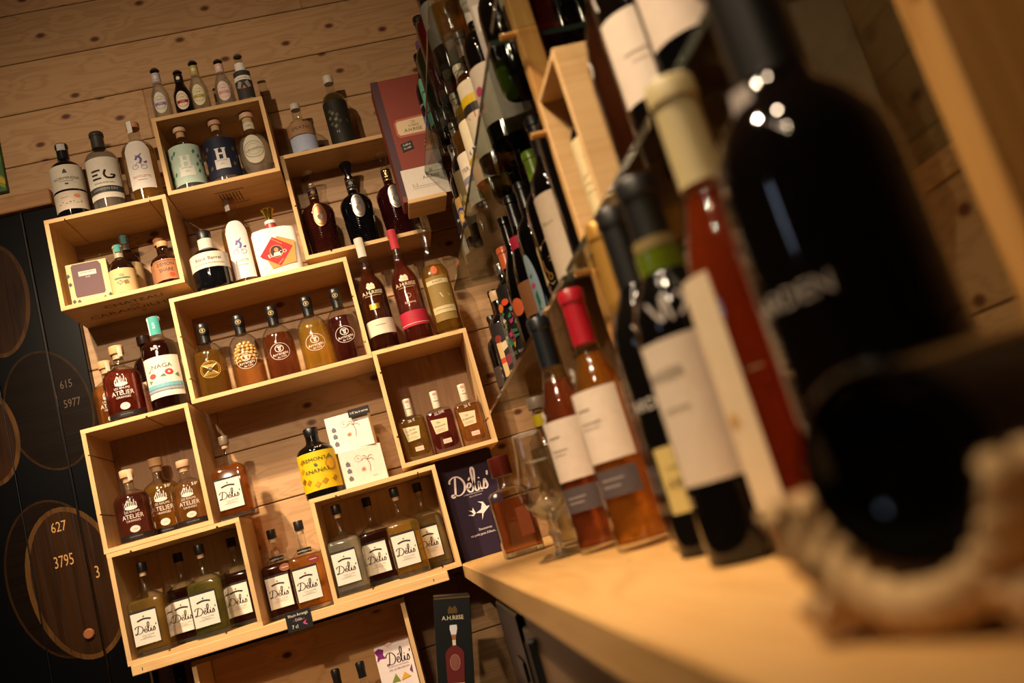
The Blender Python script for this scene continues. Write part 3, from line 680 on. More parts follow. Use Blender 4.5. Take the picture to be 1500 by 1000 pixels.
bottle('liqueur_bottle', 'golden liqueur bottle with white cyclist label, next to the clear gin bottle', (193, 182), YF + .055, zC2t, (36, 45), 'gin', None, '#d99a3a', .68, ('disc', .93, .40, '#b9855a', .7),
       [dict(t=(.14, .70), w=56, c='#e3dcd4', shape='arch', art=BIKE + [('tc', 'BICYCLETTE', 0, -33, 8, '#c98a52', .85), ('r', -10, 10, -42, -41, '#999')]),
        dict(t=(.86, 1.0), R=.44, w=12, c='#e2ded6', name='tax_strip', rot=-.4)], G)
# --- three gins in the top crate
G = 'gin bottles inside the top crate'
HART = lambda c1, c2: [('r', -16, 16, -34, -8, c1), ('r', -10, -4, -8, 22, c1), ('r', 4, 10, -8, 22, c1), ('r', -4, 4, 4, 9, c1), ('r', -12, -2, 19, 22, c1), ('r', 2, 12, 19, 22, c1), ('tc', 'DISTILLED', 0, -12, 5, c2, 1), ('tc', 'GIN', 0, -22, 5, c2, 1)]
bottle('gin_bottle', 'short gin bottle with pale green leafy wrap and white letter', (262, 189), YF + .06, zC1f, (34.5, 44), 'gin', None, '#dfeee6', .62, ('disc', .93, .40, '#c9a888', .7),
       [dict(t=(.09, .66), w=150, c='#b9d0c2', art=[('p', [(x, yy), (x + 5, yy + 9), (x + 1, yy + 14), (x - 3, yy + 6)], '#4f7d6b') for x, yy in ((-40, 8), (-30, 20), (-48, -12), (30, 14), (40, -6), (26, -28), (-28, -30), (46, 20), (34, 2), (-22, 26), (20, 25), (44, -30), (-40, -34), (24, -10))] + HART('#e2e6dd', '#5a6f66'))], G, cork=('#caa37a', .10))
bottle('gin_bottle', 'short gin bottle with navy floral wrap and white letter', (313, 179), YF + .06, zC1f, (34.5, 44), 'gin', None, '#e6e6e6', .62, ('disc', .93, .40, '#b98f74', .7),
       [dict(t=(.09, .66), w=150, c='#1c2238', art=[('p', [(x, yy), (x + 6, yy + 7), (x + 1, yy + 13), (x - 4, yy + 6)], '#6b533f' if x < 0 else '#6b5540') for x, yy in ((-40, 8), (-30, 22), (-44, -14), (-28, -32), (30, 14), (38, -6), (26, -28), (44, 22))] + HART('#dcd9d4', '#3a3f58'))], G, cork=('#caa37a', .10))
bottle('gin_bottle', 'round shouldered clear gin bottle with circular cream label', (359, 165), YF + .06, zC1f, (37, 44), 'canaima', None, '#f3efe2', .60, ('disc', .92, .46, '#c4a184', .6),
       [dict(t=(.16, .58), w=50, c='#cfc8b2', shape='ell', art=[('o', 0, 0, 23.5, 23.5, 1.2, '#6b6655'), ('o', 0, 0, 16, 16, .7, '#8a8570'), ('r', -22, 22, -5, 5, '#cfc8b2'), ('tc', 'CANAIMA', 0, 0, 9.4, '#3c392e', 1, .12)]),
        dict(t=(.74, .84), R=.37, w=30, c='#cfc8b2', name='neck_label', art=[('tc', 'GIN', 0, 0, 7, '#4a4638', 1)])], G, cork=('#c9ad8a', .08))
# --- on the decanter crate
bottle('gin_bottle', 'squat bluish clear bottle with tan band of letters', (431, 154), YF + .11, zC5t, (35, 40), 'squat', None, '#c9d3e6', .56, ('disc', .90, .36, '#c9bdb0', .5),
       [dict(t=(.36, .58), w=90, c='#a07a58', art=[('tc', 'DEATH', 0, 0, 14, '#2a211a', 1)]), dict(t=(.06, .34), w=80, c='#aab6cf')], 'bottles on top of the decanter crate')
bottle('rum_bottle', 'tall straight bottle wrapped in dark engraved artwork', (479, 113), YF + .11, zC5t, (32, 35), 'gin', None, '#7a6a3a', .74, ('disc', .90, .42, '#cfc3b2', .5),
       [dict(t=(.03, .62), w=150, c='#26231c', art=[('p', [(x, yy), (x + 7, yy + 5), (x + 4, yy + 13), (x - 4, yy + 8)], c) for x, yy, c in ((-24, 10, '#6f6a50'), (-14, 22, '#6f6a50'), (-22, -8, '#565340'), (-8, 2, '#77725a'), (-20, 30, '#565340'), (-3, 14, '#565340'), (-12, -18, '#6f6a50'), (2, -6, '#4a4738'))] + [('tc', 'N', -8, -30, 12, '#a8a28a', 1), ('tc', 'LIQ', 22, 0, 6, '#7d7866', 1, 1.57)])], 'bottles on top of the decanter crate')
# --- rums in the stencilled crate
G = 'small rum bottles inside the stencilled crate'
DP = lambda k: [('r', -20 * k, 20 * k, 4 * k, 9 * k, '#5a7d72'), ('tc', 'DON PAPA', 0, 6.5 * k, 5.6 * k, '#1e2a26', 1), ('p', [(-14, -4), (-4, 0), (2, -6), (-6, -12)], '#6b5a3a'), ('p', [(2, -2), (12, 0), (14, -10), (4, -12)], '#7a6a42'), ('e', 0, 16 * k, 6 * k, 4 * k, '#b98a4a')]
bottle('rum_bottle', 'small rum bottle with beige picture label and green neck tape', (171, 361), YF + .055, zC2f, (30, 34), 'dome', None, None, .6, ('capsule', .76, .36, '#9a8f76', .5),
       [dict(t=(.05, .50), w=86, c='#c9ad7c', art=DP(.9)), dict(t=(.86, 1.0), R=.41, w=14, c='#3f8d88', name='tax_strip')], G, dark='#1c0d07')
bottle('rum_bottle', 'larger rum bottle with beige picture label standing behind the small one', (180, 346), YF + .135, zC2f, (33, 36), 'dome', None, None, .6, ('capsule', .78, .38, '#54483c', .5),
       [dict(t=(.06, .56), w=94, c='#b59c70', art=DP(1.0)), dict(t=(.86, 1.0), R=.43, w=14, c='#4c7d78', name='tax_strip')], G, dark='#1c0d07')
for tp, yy, rr, wd in (((231, 351), YF + .138, (32, 34), 'dark bottle with copper wraparound label standing behind its twin'), ((241, 354), YF + .052, (31, 34), 'dark bottle with copper wraparound label in front of its twin, wooden stopper')):
    bottle('rum_bottle', wd, tp, yy, zC2f, rr, 'atelier', None, None, .6, ('disc', .885, .42, '#c98f62', .6),
           [dict(t=(.10, .54), w=98, c='#9c6a48', art=[('tc', 'DEMON', 0, 14, 13, '#3a1d12', .9), ('tc', 'SHARE', 0, -2, 13, '#3a1d12', .9), ('e', 12, -16, 6, 6, '#b5432a'), ('r', -30, 30, 23, 24, '#5c3422')])], G, dark='#1e0c07', rot=.1)
# --- on the wide crate
G = 'bottles standing on the wide crate'
bottle('rum_bottle', 'squat black ribbed bottle with cream band label', (297, 340), YF + .053, zC4t, (39, 50), 'squat', None, None, .6, ('dipped', .70, .36, '#11100f', .4),
       [dict(t=(.34, .58), w=120, c='#c9c1b2', art=[('tc', 'Black Barrel', 0, 3, 11.5, '#1a1816', 1), ('r', -34, 34, -10, -9, '#555')]), dict(t=(.70, .86), R=.40, w=40, c='#c9c1b2', name='neck_label')], G, dark='#08090c')
bottle('liqueur_bottle', 'bottle of golden liqueur with white cyclist label, between the black bottle and the white flask', (335, 294), YF + .118, zC4t, (36, 42), 'gin', None, '#cf8f33', .66, ('disc', .93, .40, '#bd8a60', .7),
       [dict(t=(.12, .72), w=54, c='#e0d9d6', shape='arch', art=BIKE + [('tc', 'ELICOTE', 0, -32, 9, '#4f8a3c', .85), ('r', -12, 12, -44, -43, '#999')]), dict(t=(.87, 1.0), R=.44, w=13, c='#ded9d2', name='tax_strip', rot=-.5)], G)
p = ony(392, 309, YF + .06)
er = thing('porcelain_flask', 'white porcelain flask with red diamond label and gold stopper', 'bottle', (p.x, YF + .05, zC4t + .0002), 0.12, G)
hh = p.z - zC4t; porc = plain('#e6dfd8', 0.12, 0, .5)
obj('flask_body', MB().lathe([(.054, 0, 4), (.058, .003, 4), (.060, hh * .35, 4), (.060, hh * .62, 4), (.057, hh * .67, 4), (.046, hh * .695, 3.2), (.014, hh * .71, 2)], 36, 4, .46), porc, er, 45)
obj('collar', MB().lathe([(.0145, hh * .705), (.0145, hh * .77), (.0125, hh * .775)], 20), plain('#a3392c', .3), er, 35)
obj('neck_band', MB().lathe([(.016, hh * .775), (.016, hh * .82)], 20), plain('#d9d2ca', .2), er, 35)
obj('stopper', MB().lathe([(.008, hh * .82), (.009, hh * .86), (.015, hh * .96), (.0185, hh * .985), (.017, hh)], 20), plain('#c9a13a', .2, .95), er, 35)
sf = lambda s, t, off: (s, -(.060 * .46 + .0004 + off), hh * .33 + t)
put_art([('p', [(-34, 4), (6, 42), (42, 22), (36, -36), (-20, -44)], '#b98a44'), ('p', [(-42, -6), (-6, 42), (36, 8), (0, -40)], '#a81f22'), ('o', -3, 1, 15, 17, 1, '#c9a25a'), ('e', -3, 1, 13.5, 15.5, '#3a2015'), ('e', -3, 5, 5, 6, '#b98058'), ('p', [(-12, -12), (6, -12), (3, -2), (-9, -2)], '#d9d2c4'), ('tc', 'EL RICO', -2, -6, 13, '#f0e6d6', .95, .22), ('tc', 'RON PREMIUM', 2, 27, 4, '#e0b070', 1, -.7), ('tc', 'HABANA', 2, -28, 4.5, '#e0b072', 1, .75)], sf, er, .0003, kx=1.18, ky=1.05)
# --- decanters
G = 'cut glass decanters'
clearst = shell_glass((.97, .96, .94), .12)
def diamonds(h, R, zf0, zf1):
    g = MB(); z = zf0 * h; st = .0062; row = 0
    while z < zf1 * h:
        for k in range(26):
            a = 2 * math.pi * (k + .5 * (row % 2)) / 26
            rr = R * (.84 + .12 * (z / h - .1) / .35) + .0006
            da = math.pi / 26 * .82
            f = lambda aa, zz, o=0: ((rr + o) * math.sin(aa), -(rr + o) * math.cos(aa), zz)
            g.add([f(a - da, z), f(a, z - st * .5), f(a + da, z), f(a, z + st * .5), f(a, z, .0013)], [(0, 1, 4), (1, 2, 4), (2, 3, 4), (3, 0, 4)])
        z += st * .55; row += 1
    return g
for tp, dk, lab, oc, st, nc in (((450, 253), '#2a0d09', 'reddish decanter with copper oval plaque and clear stopper', '#b87a55', clearst, '#9c6a44'),
                        ((505, 239.5), '#06070b', 'black decanter with silver oval plaque and black stopper', '#a9a39b', plain('#0b0b0d', .12), '#8f8d8a'),
                        ((557, 225), '#24080a', 'deep red decanter with pewter oval plaque and clear stopper', '#a9a39b', clearst, '#b9955a')):
    b = bottle('decanter', lab, tp, YF + .115, zC5f, (37, 47), 'decanter', None, None, .6, ('stopper', .80, .36, st), [dict(t=(.30, .56), w=30, c=oc, shape='ell', R=1.0, art=[('o', 0, 0, 15, .13 * 205, 1.6, '#5a4436'), ('tc', 'A.H.RIISE', 0, 6, 4.4, '#4a3a30', .9), ('e', 0, -6, 6, 8, '#6d6258')]), dict(t=(.69, .80), R=.29, w=58, c='#241510', name='neck_label', art=[('r', -28, 28, 7, 9, nc), ('r', -28, 28, -9, -7, nc), ('e', 0, 0, 5, 5, nc)])], G, rot=.1, dark=dk, seg=32)
    hb = ony(*tp, YF + .115).z - zC5f
    d_ = obj('diamond_cut', diamonds(hb, .047, .03, .33), darkglass(dk), b); d_['kind'] = 'stuff'
    obj('neck_ring', MB().lathe([(.0135, hb * .665), (.0145, hb * .67), (.0145, hb * .685), (.0135, hb * .69)], 20), plain(nc, .3, .9), b, 40)
# --- tall bottles on the square crate
G = 'tall bottles on the grey backed crate'
for tp, lab, lq, wl, nk in (((524, 350), 'tall dark rum bottle with torn white label low on the glass', '#6b2a10', '#d0c3ac', '#c9c0b0'), ((572, 338), 'tall red rum bottle with crimson band label', '#7a2416', '#a81d33', '#b02a34')):
    bottle('rum_bottle', lab, tp, YF + .032, zC6t, (33, 38), 'tall', None, lq, .73, ('disc', .94, .34, '#c9a27a' if wl != '#a81d33' else '#c23a40', .6),
           [dict(t=(.12, .25), w=90, c=wl, art=[('r', -44, 44, -14, -13, '#e0d4c0'), ('r', -12, 12, 4, 5, '#7a5a4a')]), dict(t=(.82, .99), R=.42, w=22, c=nk, name='tax_strip')], G, clear=.25,
           art=[(.48, 1.0, [('tc', 'A.H.RIISE', 0, 0, 14, '#d9c9a4', .95), ('p', [(-9, 9), (9, 9), (9, 20), (4, 26), (0, 21), (-5, 27), (-9, 20)], '#d9c9a4'), ('r', -20, 20, -9, -8, '#b9a880')]), (.36, 1.0, [('r', -15, 9, -7, 7, '#c9a13a'), ('tc', '39\u20ac', -2, 58, 10, '#efeae0', .9, .1)] if wl != '#a81d33' else [('o', 0, 6, 6, 6, 1, '#c9a48a'), ('tc', 'Reserve', 0, -12, 9, '#d9c0a8', .9), ('tc', '68\u20ac', -2, 58, 10, '#efeae0', .9, .1)])])
bottle('liqueur_bottle', 'slender yellow bottle with long clear neck and orange seal', (615.5, 328.6), YF + .032, zC6t, (33, 39), 'tall', None, '#b98420', .60, ('disc', .935, .36, clearst),
       [dict(t=(.505, .575), w=15, c='#c9663a', shape='ell', R=1.0), dict(t=(.10, .49), w=56, c='#8a7038', art=[('r', -28, 28, 38, 50, '#cbb98e'), ('p', [(-20, 4), (0, 14), (18, 8), (22, 2), (4, 0)], '#c9b98c'), ('p', [(-24, -2), (-4, 4), (14, -4), (-10, -8)], '#b5a574'), ('r', -28, 28, -40, -22, '#c2b083'), ('tc', 'RHUM', 0, 44, 8, '#6b5a34', 1), ('r', -20, 20, -31, -30, '#7d6a40')])], G, clear=.3)
# --- on the upright crate
G = 'bottles standing on the upright crate'
def atelier_art(k=1.0):
    c = '#d8cfc4'; e = []
    for i in range(7): e.append(('s', [((-9 + 3 * i) * k, 12 * k), ((-11 + 3.6 * i) * k, (18 + (i % 3) * 4) * k), ((-8 + 3 * i) * k, (24 + (i % 2) * 5) * k)], 1.5 * k, c))
    e += [('e', 0, 13 * k, 12 * k, 4 * k, c), ('tc', 'LES RHUMS', 0, 5 * k, 6.5 * k, c, .9), ('tc', 'ATELIER', 0, -4.5 * k, 12.5 * k, c, .92), ('tc', 'ORANGES', 0, -13 * k, 6 * k, c, 1)]
    return e
def atelier(tp, y, z, R, lab, lq, G, wrap='#c9925c', oval='#cfc6b8', price=False, rot=None, strip=True):
    a = [(.36, 1.0, atelier_art(R / 36))]
    if price: a.append((.60, .96, [('s', [(14, 2), (18, 3), (16, 0), (19, -2), (14, -4)], 1.2, '#efeae0'), ('o', 24, 0, 2.6, 3.6, 1.1, '#efeae0'), ('s', [(31, 3), (28, 2), (29, 0)], 1, '#efeae0')]))
    bottle('rum_bottle', lab, tp, y, z, R, 'atelier', None, lq, .64, ('disc', .895, .38, wrap, .7), [dict(t=(.025, .095), w=R * 2.2, c='#17100c', art=[('tc', 'RHUM ARRANGE', 0, 0, 4, '#8a8074', 1)]), dict(t=(.115, .205), w=24, c=oval, shape='ell', art=[('tc', 'vanille', 0, 0, 4, '#7a6a58', 1)])] + ([dict(t=(.84, .98), R=.395, w=12, c='#d2c4a8', name='tax_strip', rot=.5)] if strip else []), G, rot, cork=('#c9a27a', .08), art=a, clear=.55)
atelier((152, 530), YF + .142, zC7t, 45, 'amber bottle with white tree print half hidden behind a redder twin', '#b5702c', G, '#cf9a66')
atelier((169, 508), YF + .05, zC7t, 48, 'red rum bottle with white tree print and wooden cork beside the teal topped bottle', '#8a2a18', G, '#cf9a66')
bottle('rum_bottle', 'dark brown bottle with brown stopper standing behind the teal topped bottle', (209, 493), YF + .145, zC7t, (33, 40), 'gin', None, None, .6, ('disc', .90, .46, '#3a2018', .4), [dict(t=(.08, .44), w=80, c='#c9b090', art=[('tc', 'DRAGO', -10, 20, 12, '#4a2a20', 1)])], G, dark='#150807')
bottle('rum_bottle', 'dark rum bottle with teal neck tape and flowered white label', (223.5, 466), YF + .05, zC7t, (36, 48), 'gin', shell_glass((.9, .8, .75)), '#3a0f0a', .72, ('disc', .965, .36, '#cfc7ba', .5),
       [dict(t=(.12, .54), w=78, c='#d9d2c2', art=[('tc', 'NAGA', 0, 24, 14, '#3a2a26', 1), ('e', -20, 4, 7, 6, '#c94a4a'), ('e', 12, 8, 8, 7, '#c43a44'), ('e', 12, 8, 2.5, 2.5, '#e8c9a0'), ('p', [(-6, 0), (2, 6), (6, -2)], '#4f7a52'), ('p', [(22, 0), (30, 6), (30, -6)], '#4f7a52'), ('p', [(-30, -4), (-22, -6), (-28, -14)], '#6a8a5a'), ('r', -38, 38, -26, -17, '#6fa9b5'), ('r', -38, 38, -34, -27, '#8f9aa0'), ('e', -26, 24, 5, 9, '#cfc6b4')]),
        dict(t=(.80, .995), R=.385, w=24, c='#3f9a96', name='tax_strip', art=[('tc', 'RUM', 0, 0, 7, '#e0e6dc', 1, 1.57), ('r', -12, -9, -22, 22, '#d9d9cf')])], G, clear=.2, art=[(.62, 1.0, [('tc', '36\u20ac', -6, 2, 10, '#efeae0', .9, .1)])])
# --- five fruit rums
G = 'round fruit rum bottles inside the wide crate'
def arr_art(col='#d9cfc4'):
    return [('o', 0, 0, 21, 21, .8, col), ('o', 0, 7, 9, 9, 1.2, col), ('r', -4, 5, 10, 12, col), ('r', -1.6, .2, 1, 11, col), ('r', 1.4, 3, 1, 11, col), ('tc', 'Arrang\u00e9s', 0, -6, 10, col, .92, .12), ('tc', 'du Ced', 2, -14, 7, col, .9, .12)]
def fruity(tp, lab, lq, fill=.62, extra=None, art=None, R=(33, 42.5)):
    return bottle('fruit_rum_bottle', lab, tp, YF + .06, zC4f, R, 'dome', None, lq, fill, ('dipped', .735, .36, '#100e0d', .35), [dict(t=(.84, .95), R=.42, w=15, c='#100e0d', shape='ell', name='seal', art=[('o', 0, 0, 5.5, 5.5, .8, '#c9a96a'), ('r', -2.5, 2.5, 1, 2.2, '#c9a96a'), ('r', -.8, .8, -3, 2, '#c9a96a')])], G, base=.03, art=[(.34, 1.0, art or arr_art())], clear=.55)
gold = '#d8b04a'
fruity((295, 475.5), 'amber fruit rum bottle with gold compass print', '#b07a24', .60, art=[('o', 0, 0, 21, 21, .8, gold), ('o', 0, 0, 17.5, 17.5, .5, gold), ('p', [(-13, 13), (13, 13), (2.5, 1), (2.5, -1), (13, -13), (-13, -13), (-2.5, -1), (-2.5, 1)], '#a87f2a'), ('s', [(-16, 14), (16, -14)], 1.2, '#efe0b0'), ('s', [(-16, -14), (16, 14)], 1.2, '#efe0b0'), ('e', 0, 0, 5, 5, '#2a2114'), ('tc', 'TI', 0, 0, 6, gold, 1)])
fb = fruity((347, 463), 'fruit rum bottle packed with pale round berries', '#b5702a', .34)
g = MB(); hb = ony(347, 463, YF + .06).z - zC4f
bm_ = bmesh.new(); bmesh.ops.create_icosphere(bm_, subdivisions=2, radius=1); ico_v = [v.co.copy() for v in bm_.verts]; ico_f = [[v.index for v in f.verts] for f in bm_.faces]; bm_.free()
ico_me = {}
def berry_mesh(mat):
    g_ = MB().add([v * .0056 for v in ico_v], ico_f); o_ = obj('berry', g_, mat); me_ = o_.data; bpy.data.objects.remove(o_)
    for p_ in me_.polygons: p_.use_smooth = True
    return me_
bmesh_ = berry_mesh(plain('#c99a58', .35))
for lay in range(6):
    zz = hb * .36 + lay * .0098; rr_ = .0268 if lay < 3 else (.0248, .021, .015)[lay - 3]
    nb = int(2 * math.pi * rr_ / .0118)
    for k in range(nb):
        a = 2 * math.pi * (k + .5 * (lay % 2)) / nb
        o = bpy.data.objects.new('berry', bmesh_); COL.objects.link(o); o.parent = fb; o.location = (rr_ * math.cos(a), rr_ * math.sin(a), zz + rnd.uniform(-.001, .001))
fruity((395, 449.5), 'brown fruit rum bottle with white round print beside the berry bottle', '#8a3f18', .60)
fruity((446, 436), 'yellow fruit rum bottle with pale fruit pieces at the bottom', '#dba52e', .63)
fruity((492.5, 423), 'dark red fruit rum bottle with white round print at the crate end', '#571612', .60)
# --- three in the upright crate
G = 'tree print bottles inside the upright crate'
atelier((184, 689), YF + .05, zC7f, 45, 'dark red bottle with white tree print and paper strip on the cork', '#6b2a1c', G, '#d2a374')
atelier((226, 671.5), YF + .126, zC7f, 48, 'golden bottle with white tree print and price written on the glass', '#c98f2c', G, '#cfa06c', price=True, strip=False)
atelier((276.5, 672), YF + .06, zC7f, 44, 'light brown bottle with white tree print against the crate side', '#b0762e', G, '#b99270', price=True, strip=False)
# --- three flasks with price writing
G = 'flask bottles inside the square crate'
for tp, lq, pr, t1, t2, lab in (((594, 585), '#b5842e', '26 \u20ac', 'La Roca', 'du Diable', 'amber flask with crooked parchment label on the left of its crate'), ((634, 573.6), '#7a2420', '22,50\u20ac', 'My', 'Precieuse', 'red flask with crooked parchment label between two amber flasks'), ((679, 562), '#a86a24', '26 \u20ac', 'La', 'Audacieuse', 'amber flask with crooked parchment label on the right of its crate')):
    bottle('flask_bottle', lab, tp, YF + .055, zC6f, (33, 37), 'flask', None, lq, .655, ('disc', .72, .30, '#d2c4a8', .6),
           [dict(t=(.27, .59), w=40, dx=-6, c='#d6c7a2', shape='poly', pts=[(-19, 19), (20, 16), (16, -17), (-14, -19)], art=[('tc', t1, -2, 9, 8, '#5a3a2a', .9, .15), ('tc', t2, 0, 0, 7.5, '#5a3a2a', .85, .12), ('r', -12, 10, -9, -8.2, '#a8946c'), ('r', -11, 11, -13, -12.2, '#a8946c')]),
            dict(t=(.14, .21), w=20, dx=2, c='#d9b9a8', name='sticker', art=[('tc', 'Nouveau', 0, 0, 4, '#b5402e', 1)]), dict(t=(.84, .985), R=.335, w=13, c='#dccfc2', round=True, name='tax_strip', art=[('r', -4, 4, 2, 9, '#d98a78'), ('tc', 'RF', 0, -5, 5, '#a85a48', 1)])], G, rot=0, ay=.62, seg=36, art=[(.63, .98, [('tc', pr, 0, 0, 10, '#e6e0d6', .9, .12), ('r', -18, 18, -52, -51.2, '#2a1c14')])], clear=.3)
# --- the square script bottles
G = 'square bottles with white script labels'
def delis_label(col='#e2d8cb', d='#2b2523'):
    return [('s', [(-11, 16), (-5, 18), (0, 18.6), (5, 18), (11, 16)], 3.2, d), ('d', 0, -1, 33, d), ('tc', 'rhum arrange', 2, -14, 3.6, '#8a8078', 1), ('r', -12, 12, -20.5, -20, '#9a9088'), ('tc', 'La Reunion', 0, -17.5, 3, '#8a8078', 1), ('e', 0, 24, 1.2, 1.2, d)]
def delis(tp, y, z, lab, lq, G, R=(28.5, 43), fill=.60, tagd=False, capc='#1a1512', price=None, stick=None):
    ls = [dict(t=(.115, .49), w=42, dx=-4, c='#2a211c', name='label_border'), dict(t=(.12, .465), w=39.5, dx=-4, R=1.012, c='#e4dacb', art=delis_label())]
    if tagd: ls.append(dict(t=(.63, .685), w=34, R=.42, round=True, c='#17120f', name='neck_tag', art=[('tc', 'Gourmandise', 0, 0, 7, '#d9d2c8', 1)]))
    if stick: ls.append(dict(t=(.50, .585), w=19, dx=14, R=1.02, c=stick, shape='ell', name='sticker', art=[('r', -6, 6, -.6, .6, '#d9c0a8')]))
    return bottle('script_bottle', lab, tp, y, z, R, 'delis', None, lq, fill, ('disc', .895, .28, capc, .4), ls, G, 0.0, cork=('#c9a684', .05), base=.05, seg=36, clear=.62)
delis((326, 639.5), YF + .047, zC8t, 'single amber square script bottle standing on the lower crate by the upright crate', '#b5601c', G, (28.5, 44), .64, capc='#6b5a48')
delis((206, 824), YF + .047, zC8f, 'pale gold square script bottle in the corner of the crate under the upright crate', '#c9a04a', G)
delis((259, 810), YF + .138, zC8f, 'dark brown square script bottle beside the pale gold corner bottle', '#5a2412', G)
delis((290, 798), YF + .047, zC8f, 'olive green square script bottle in front of a dark brown one', '#9a8f3c', G)
delis((337, 788), YF + .138, zC8f, 'dark square script bottle against the right side of the crate under the upright crate', '#6b2f16', G)
delis((396, 776), YF + .138, zPl, 'dark square script bottle with neck tag standing directly on the long board', '#6b2a14', G, tagd=True, stick='#8a5236')
delis((435.6, 763), YF + .047, zPl, 'amber square script bottle with neck tag and round red sticker on the long board', '#c97a24', G, tagd=True, stick='#7a2a2a')
delis((490, 740), YF + .047, zC9f, 'almost clear square script bottle at the left end of the crate beside the counter', '#e3dcc4', G)
delis((535, 729), YF + .138, zC9f, 'reddish brown square script bottle beside the almost clear one', '#6b2a16', G)
delis((575, 714.5), YF + .047, zC9f, 'golden yellow square script bottle in the crate beside the counter', '#cf9f3c', G)
delis((609, 707.6), YF + .138, zC9f, 'straw coloured square script bottle tucked in the crate corner beside the purple box', '#c9b06a', G)
# --- pineapple bottle
bottle('rum_bottle', 'black bottle with bright yellow pineapple label on the crate', (453.4, 627.5), YF + .055, zC9t, (35, 50), 'gin', None, None, .6, ('dipped', .80, .37, '#0c0b0b', .35),
       [dict(t=(.09, .63), w=130, c='#d9b410', art=[('p', [(x, yy), (x + 7, yy + 9), (x + 2, yy + 15), (x - 6, yy + 7)], c) for x, yy, c in ((-30, 18, '#9a6a14'), (-34, -2, '#b5821a'), (-24, -30, '#a8741a'), (6, -34, '#b07a18'), (26, -32, '#9a6a14'), (-8, -38, '#c48f1c'), (-36, -24, '#8a5a10'))] + [('e', 24, 10, 11, 14, '#b5801c'), ('e', 24, 10, 8, 11, '#cf9a24'), ('p', [(16, 22), (24, 34), (32, 22)], '#6b7a1e'), ('tc', 'SEMONT', -4, 26, 11, '#2a3a22', 1), ('e', -4, 14, 3, 3, '#4f6a3a'), ('tc', 'ANANAS', -4, 0, 11.5, '#2a3a22', 1)])], None, .05, art=[(.70, .9, [('tc', '35\u20ac', 8, -4, 9, '#efe9dc', 1, .1)])], dark='#0a0907')
# ---------------------------------------------------------------- cartons and cards
def carton(name, label, w, d, h, loc, rz, mat, cat='box', front=(), right=(), left=(), group=None, ry=0.0, bev=.0012):
    b = thing(name, label, cat, loc, rz, group); b.rotation_euler = (0, ry, rz)
    obj('carton', MB().cbox(-w / 2, w / 2, 0, d, 0, h, bev), mat, b)
    if front: put_art(front, lambda s, t, off: (s, -off, h / 2 + t), b, .0002)
    if right: put_art(right, lambda s, t, off: (w / 2 + off, d / 2 + s, h / 2 + t), b, .0002)
    if left: put_art(left, lambda s, t, off: (-w / 2 - off, d / 2 - s, h / 2 + t), b, .0002)
    return b
# brown and cream carton in the stencilled crate
pa, pb = ony(95, 448, YF + .035), ony(150, 433, YF + .035); pt = ony(92, 385, YF + .035)
w_ = .102; h_ = .118
leaf = [('p', [(x, y), (x + 7, y + 5), (x + 3, y + 13), (x - 3, y + 8)], '#3a352a') for x, y in ((-50, 20), (-48, -4), (-46, -52), (-34, -54), (44, -50), (30, -56))]
carton('gift_carton', 'small brown and cream gift carton with leaf drawings in the stencilled crate', w_, .070, h_, (-0.654, YF + .03, zC2f + .0002), .10, paper('#cdb988'), front=leaf + [('p', [(-36, -36), (32, -36), (36, -30), (36, 46), (30, 56), (-34, 56), (-38, 50), (-38, -30)], '#553338'), ('p', [(-22, 21), (22, 21), (22, 34), (-22, 34)], '#cfc3b8'), ('tc', 'DON PAPA', 0, 29, 8, '#3a2228', .95), ('tc', 'RUM', 0, 16, 6, '#cfc3b8', .9)], right=[('p', [(x, y), (x + 8, y + 6), (x + 3, y + 16), (x - 4, y + 9)], '#3f4632') for x, y in ((-30, 10), (-10, -20), (10, 20), (20, -40), (-20, -46), (0, 36))])
# tall brown gift box on the ledge
yl = YF - .10; zl = lg.location.z + .0122
pl_, pt_ = ony(589, 285, yl), ony(541, 122, yl); hb = pt_.z - zl
xb_ = (pl_.x + pt_.x) / 2; wb_ = .135
gb = carton('gift_box', 'tall russet and plum gift box with cream rounded label', wb_, .085, hb, (xb_ + wb_ / 2, yl, zl), 0, paper('#7d3526'), front=[('r', -67.5, -48, -hb * 500, hb * 500, '#42232c'), ('r', -67.5, 67.5, -hb * 500, -hb * 500 + 16, '#6a3a3c'), ('p', [(-28, 56), (62, 60), (67, 52), (67, 2), (-28, 2), (-36, 12), (-36, 46)], '#a8594a'), ('p', [(-26, 50), (62, 54), (62, 9), (-26, 9), (-31, 16), (-31, 44)], '#cdb692'), ('tc', '20', 16, 42, 12, '#8a6a48', 1), ('tc', 'KOBBER', 16, 32, 8, '#7a5a40', 1), ('tc', 'A.H.RIISE', 12, 20, 14, '#3a2c24', .9), ('p', [(-34, -16), (-2, -10), (0, -34), (-32, -40)], '#1c1613'), ('tc', 'Coffret', -17, -20, 8, '#d9cfc4', .9, .15), ('tc', '70 cl 85\u20ac', -17, -30, 7, '#d9cfc4', .8, .15)])
cd = thing('white_card', 'white printed card leaning at the foot of the russet gift box', 'card', (xb_ + wb_ / 2 - .002, yl - .0032, zl), 0)
ch = .088
obj('card', MB().cbox(-.052, .066, 0, .002, .001, ch, .0003), paper('#d2c8bc'), cd)
put_art([('tc', 'A.H.RIISE', 22, 12, 13, '#5a4a42', .9), ('p', [(20, 26), (30, 26), (28, 36), (22, 36)], '#a8926a'), ('r', -34, 40, -10, -9.2, '#a89a8c'), ('r', -34, 40, -15, -14.4, '#a89a8c'), ('tc', '2 - 3', -26, -4, 8, '#8a7a6c', 1)], lambda s, t, off: (s + .003, -off, ch / 2 + t), cd, .0002)
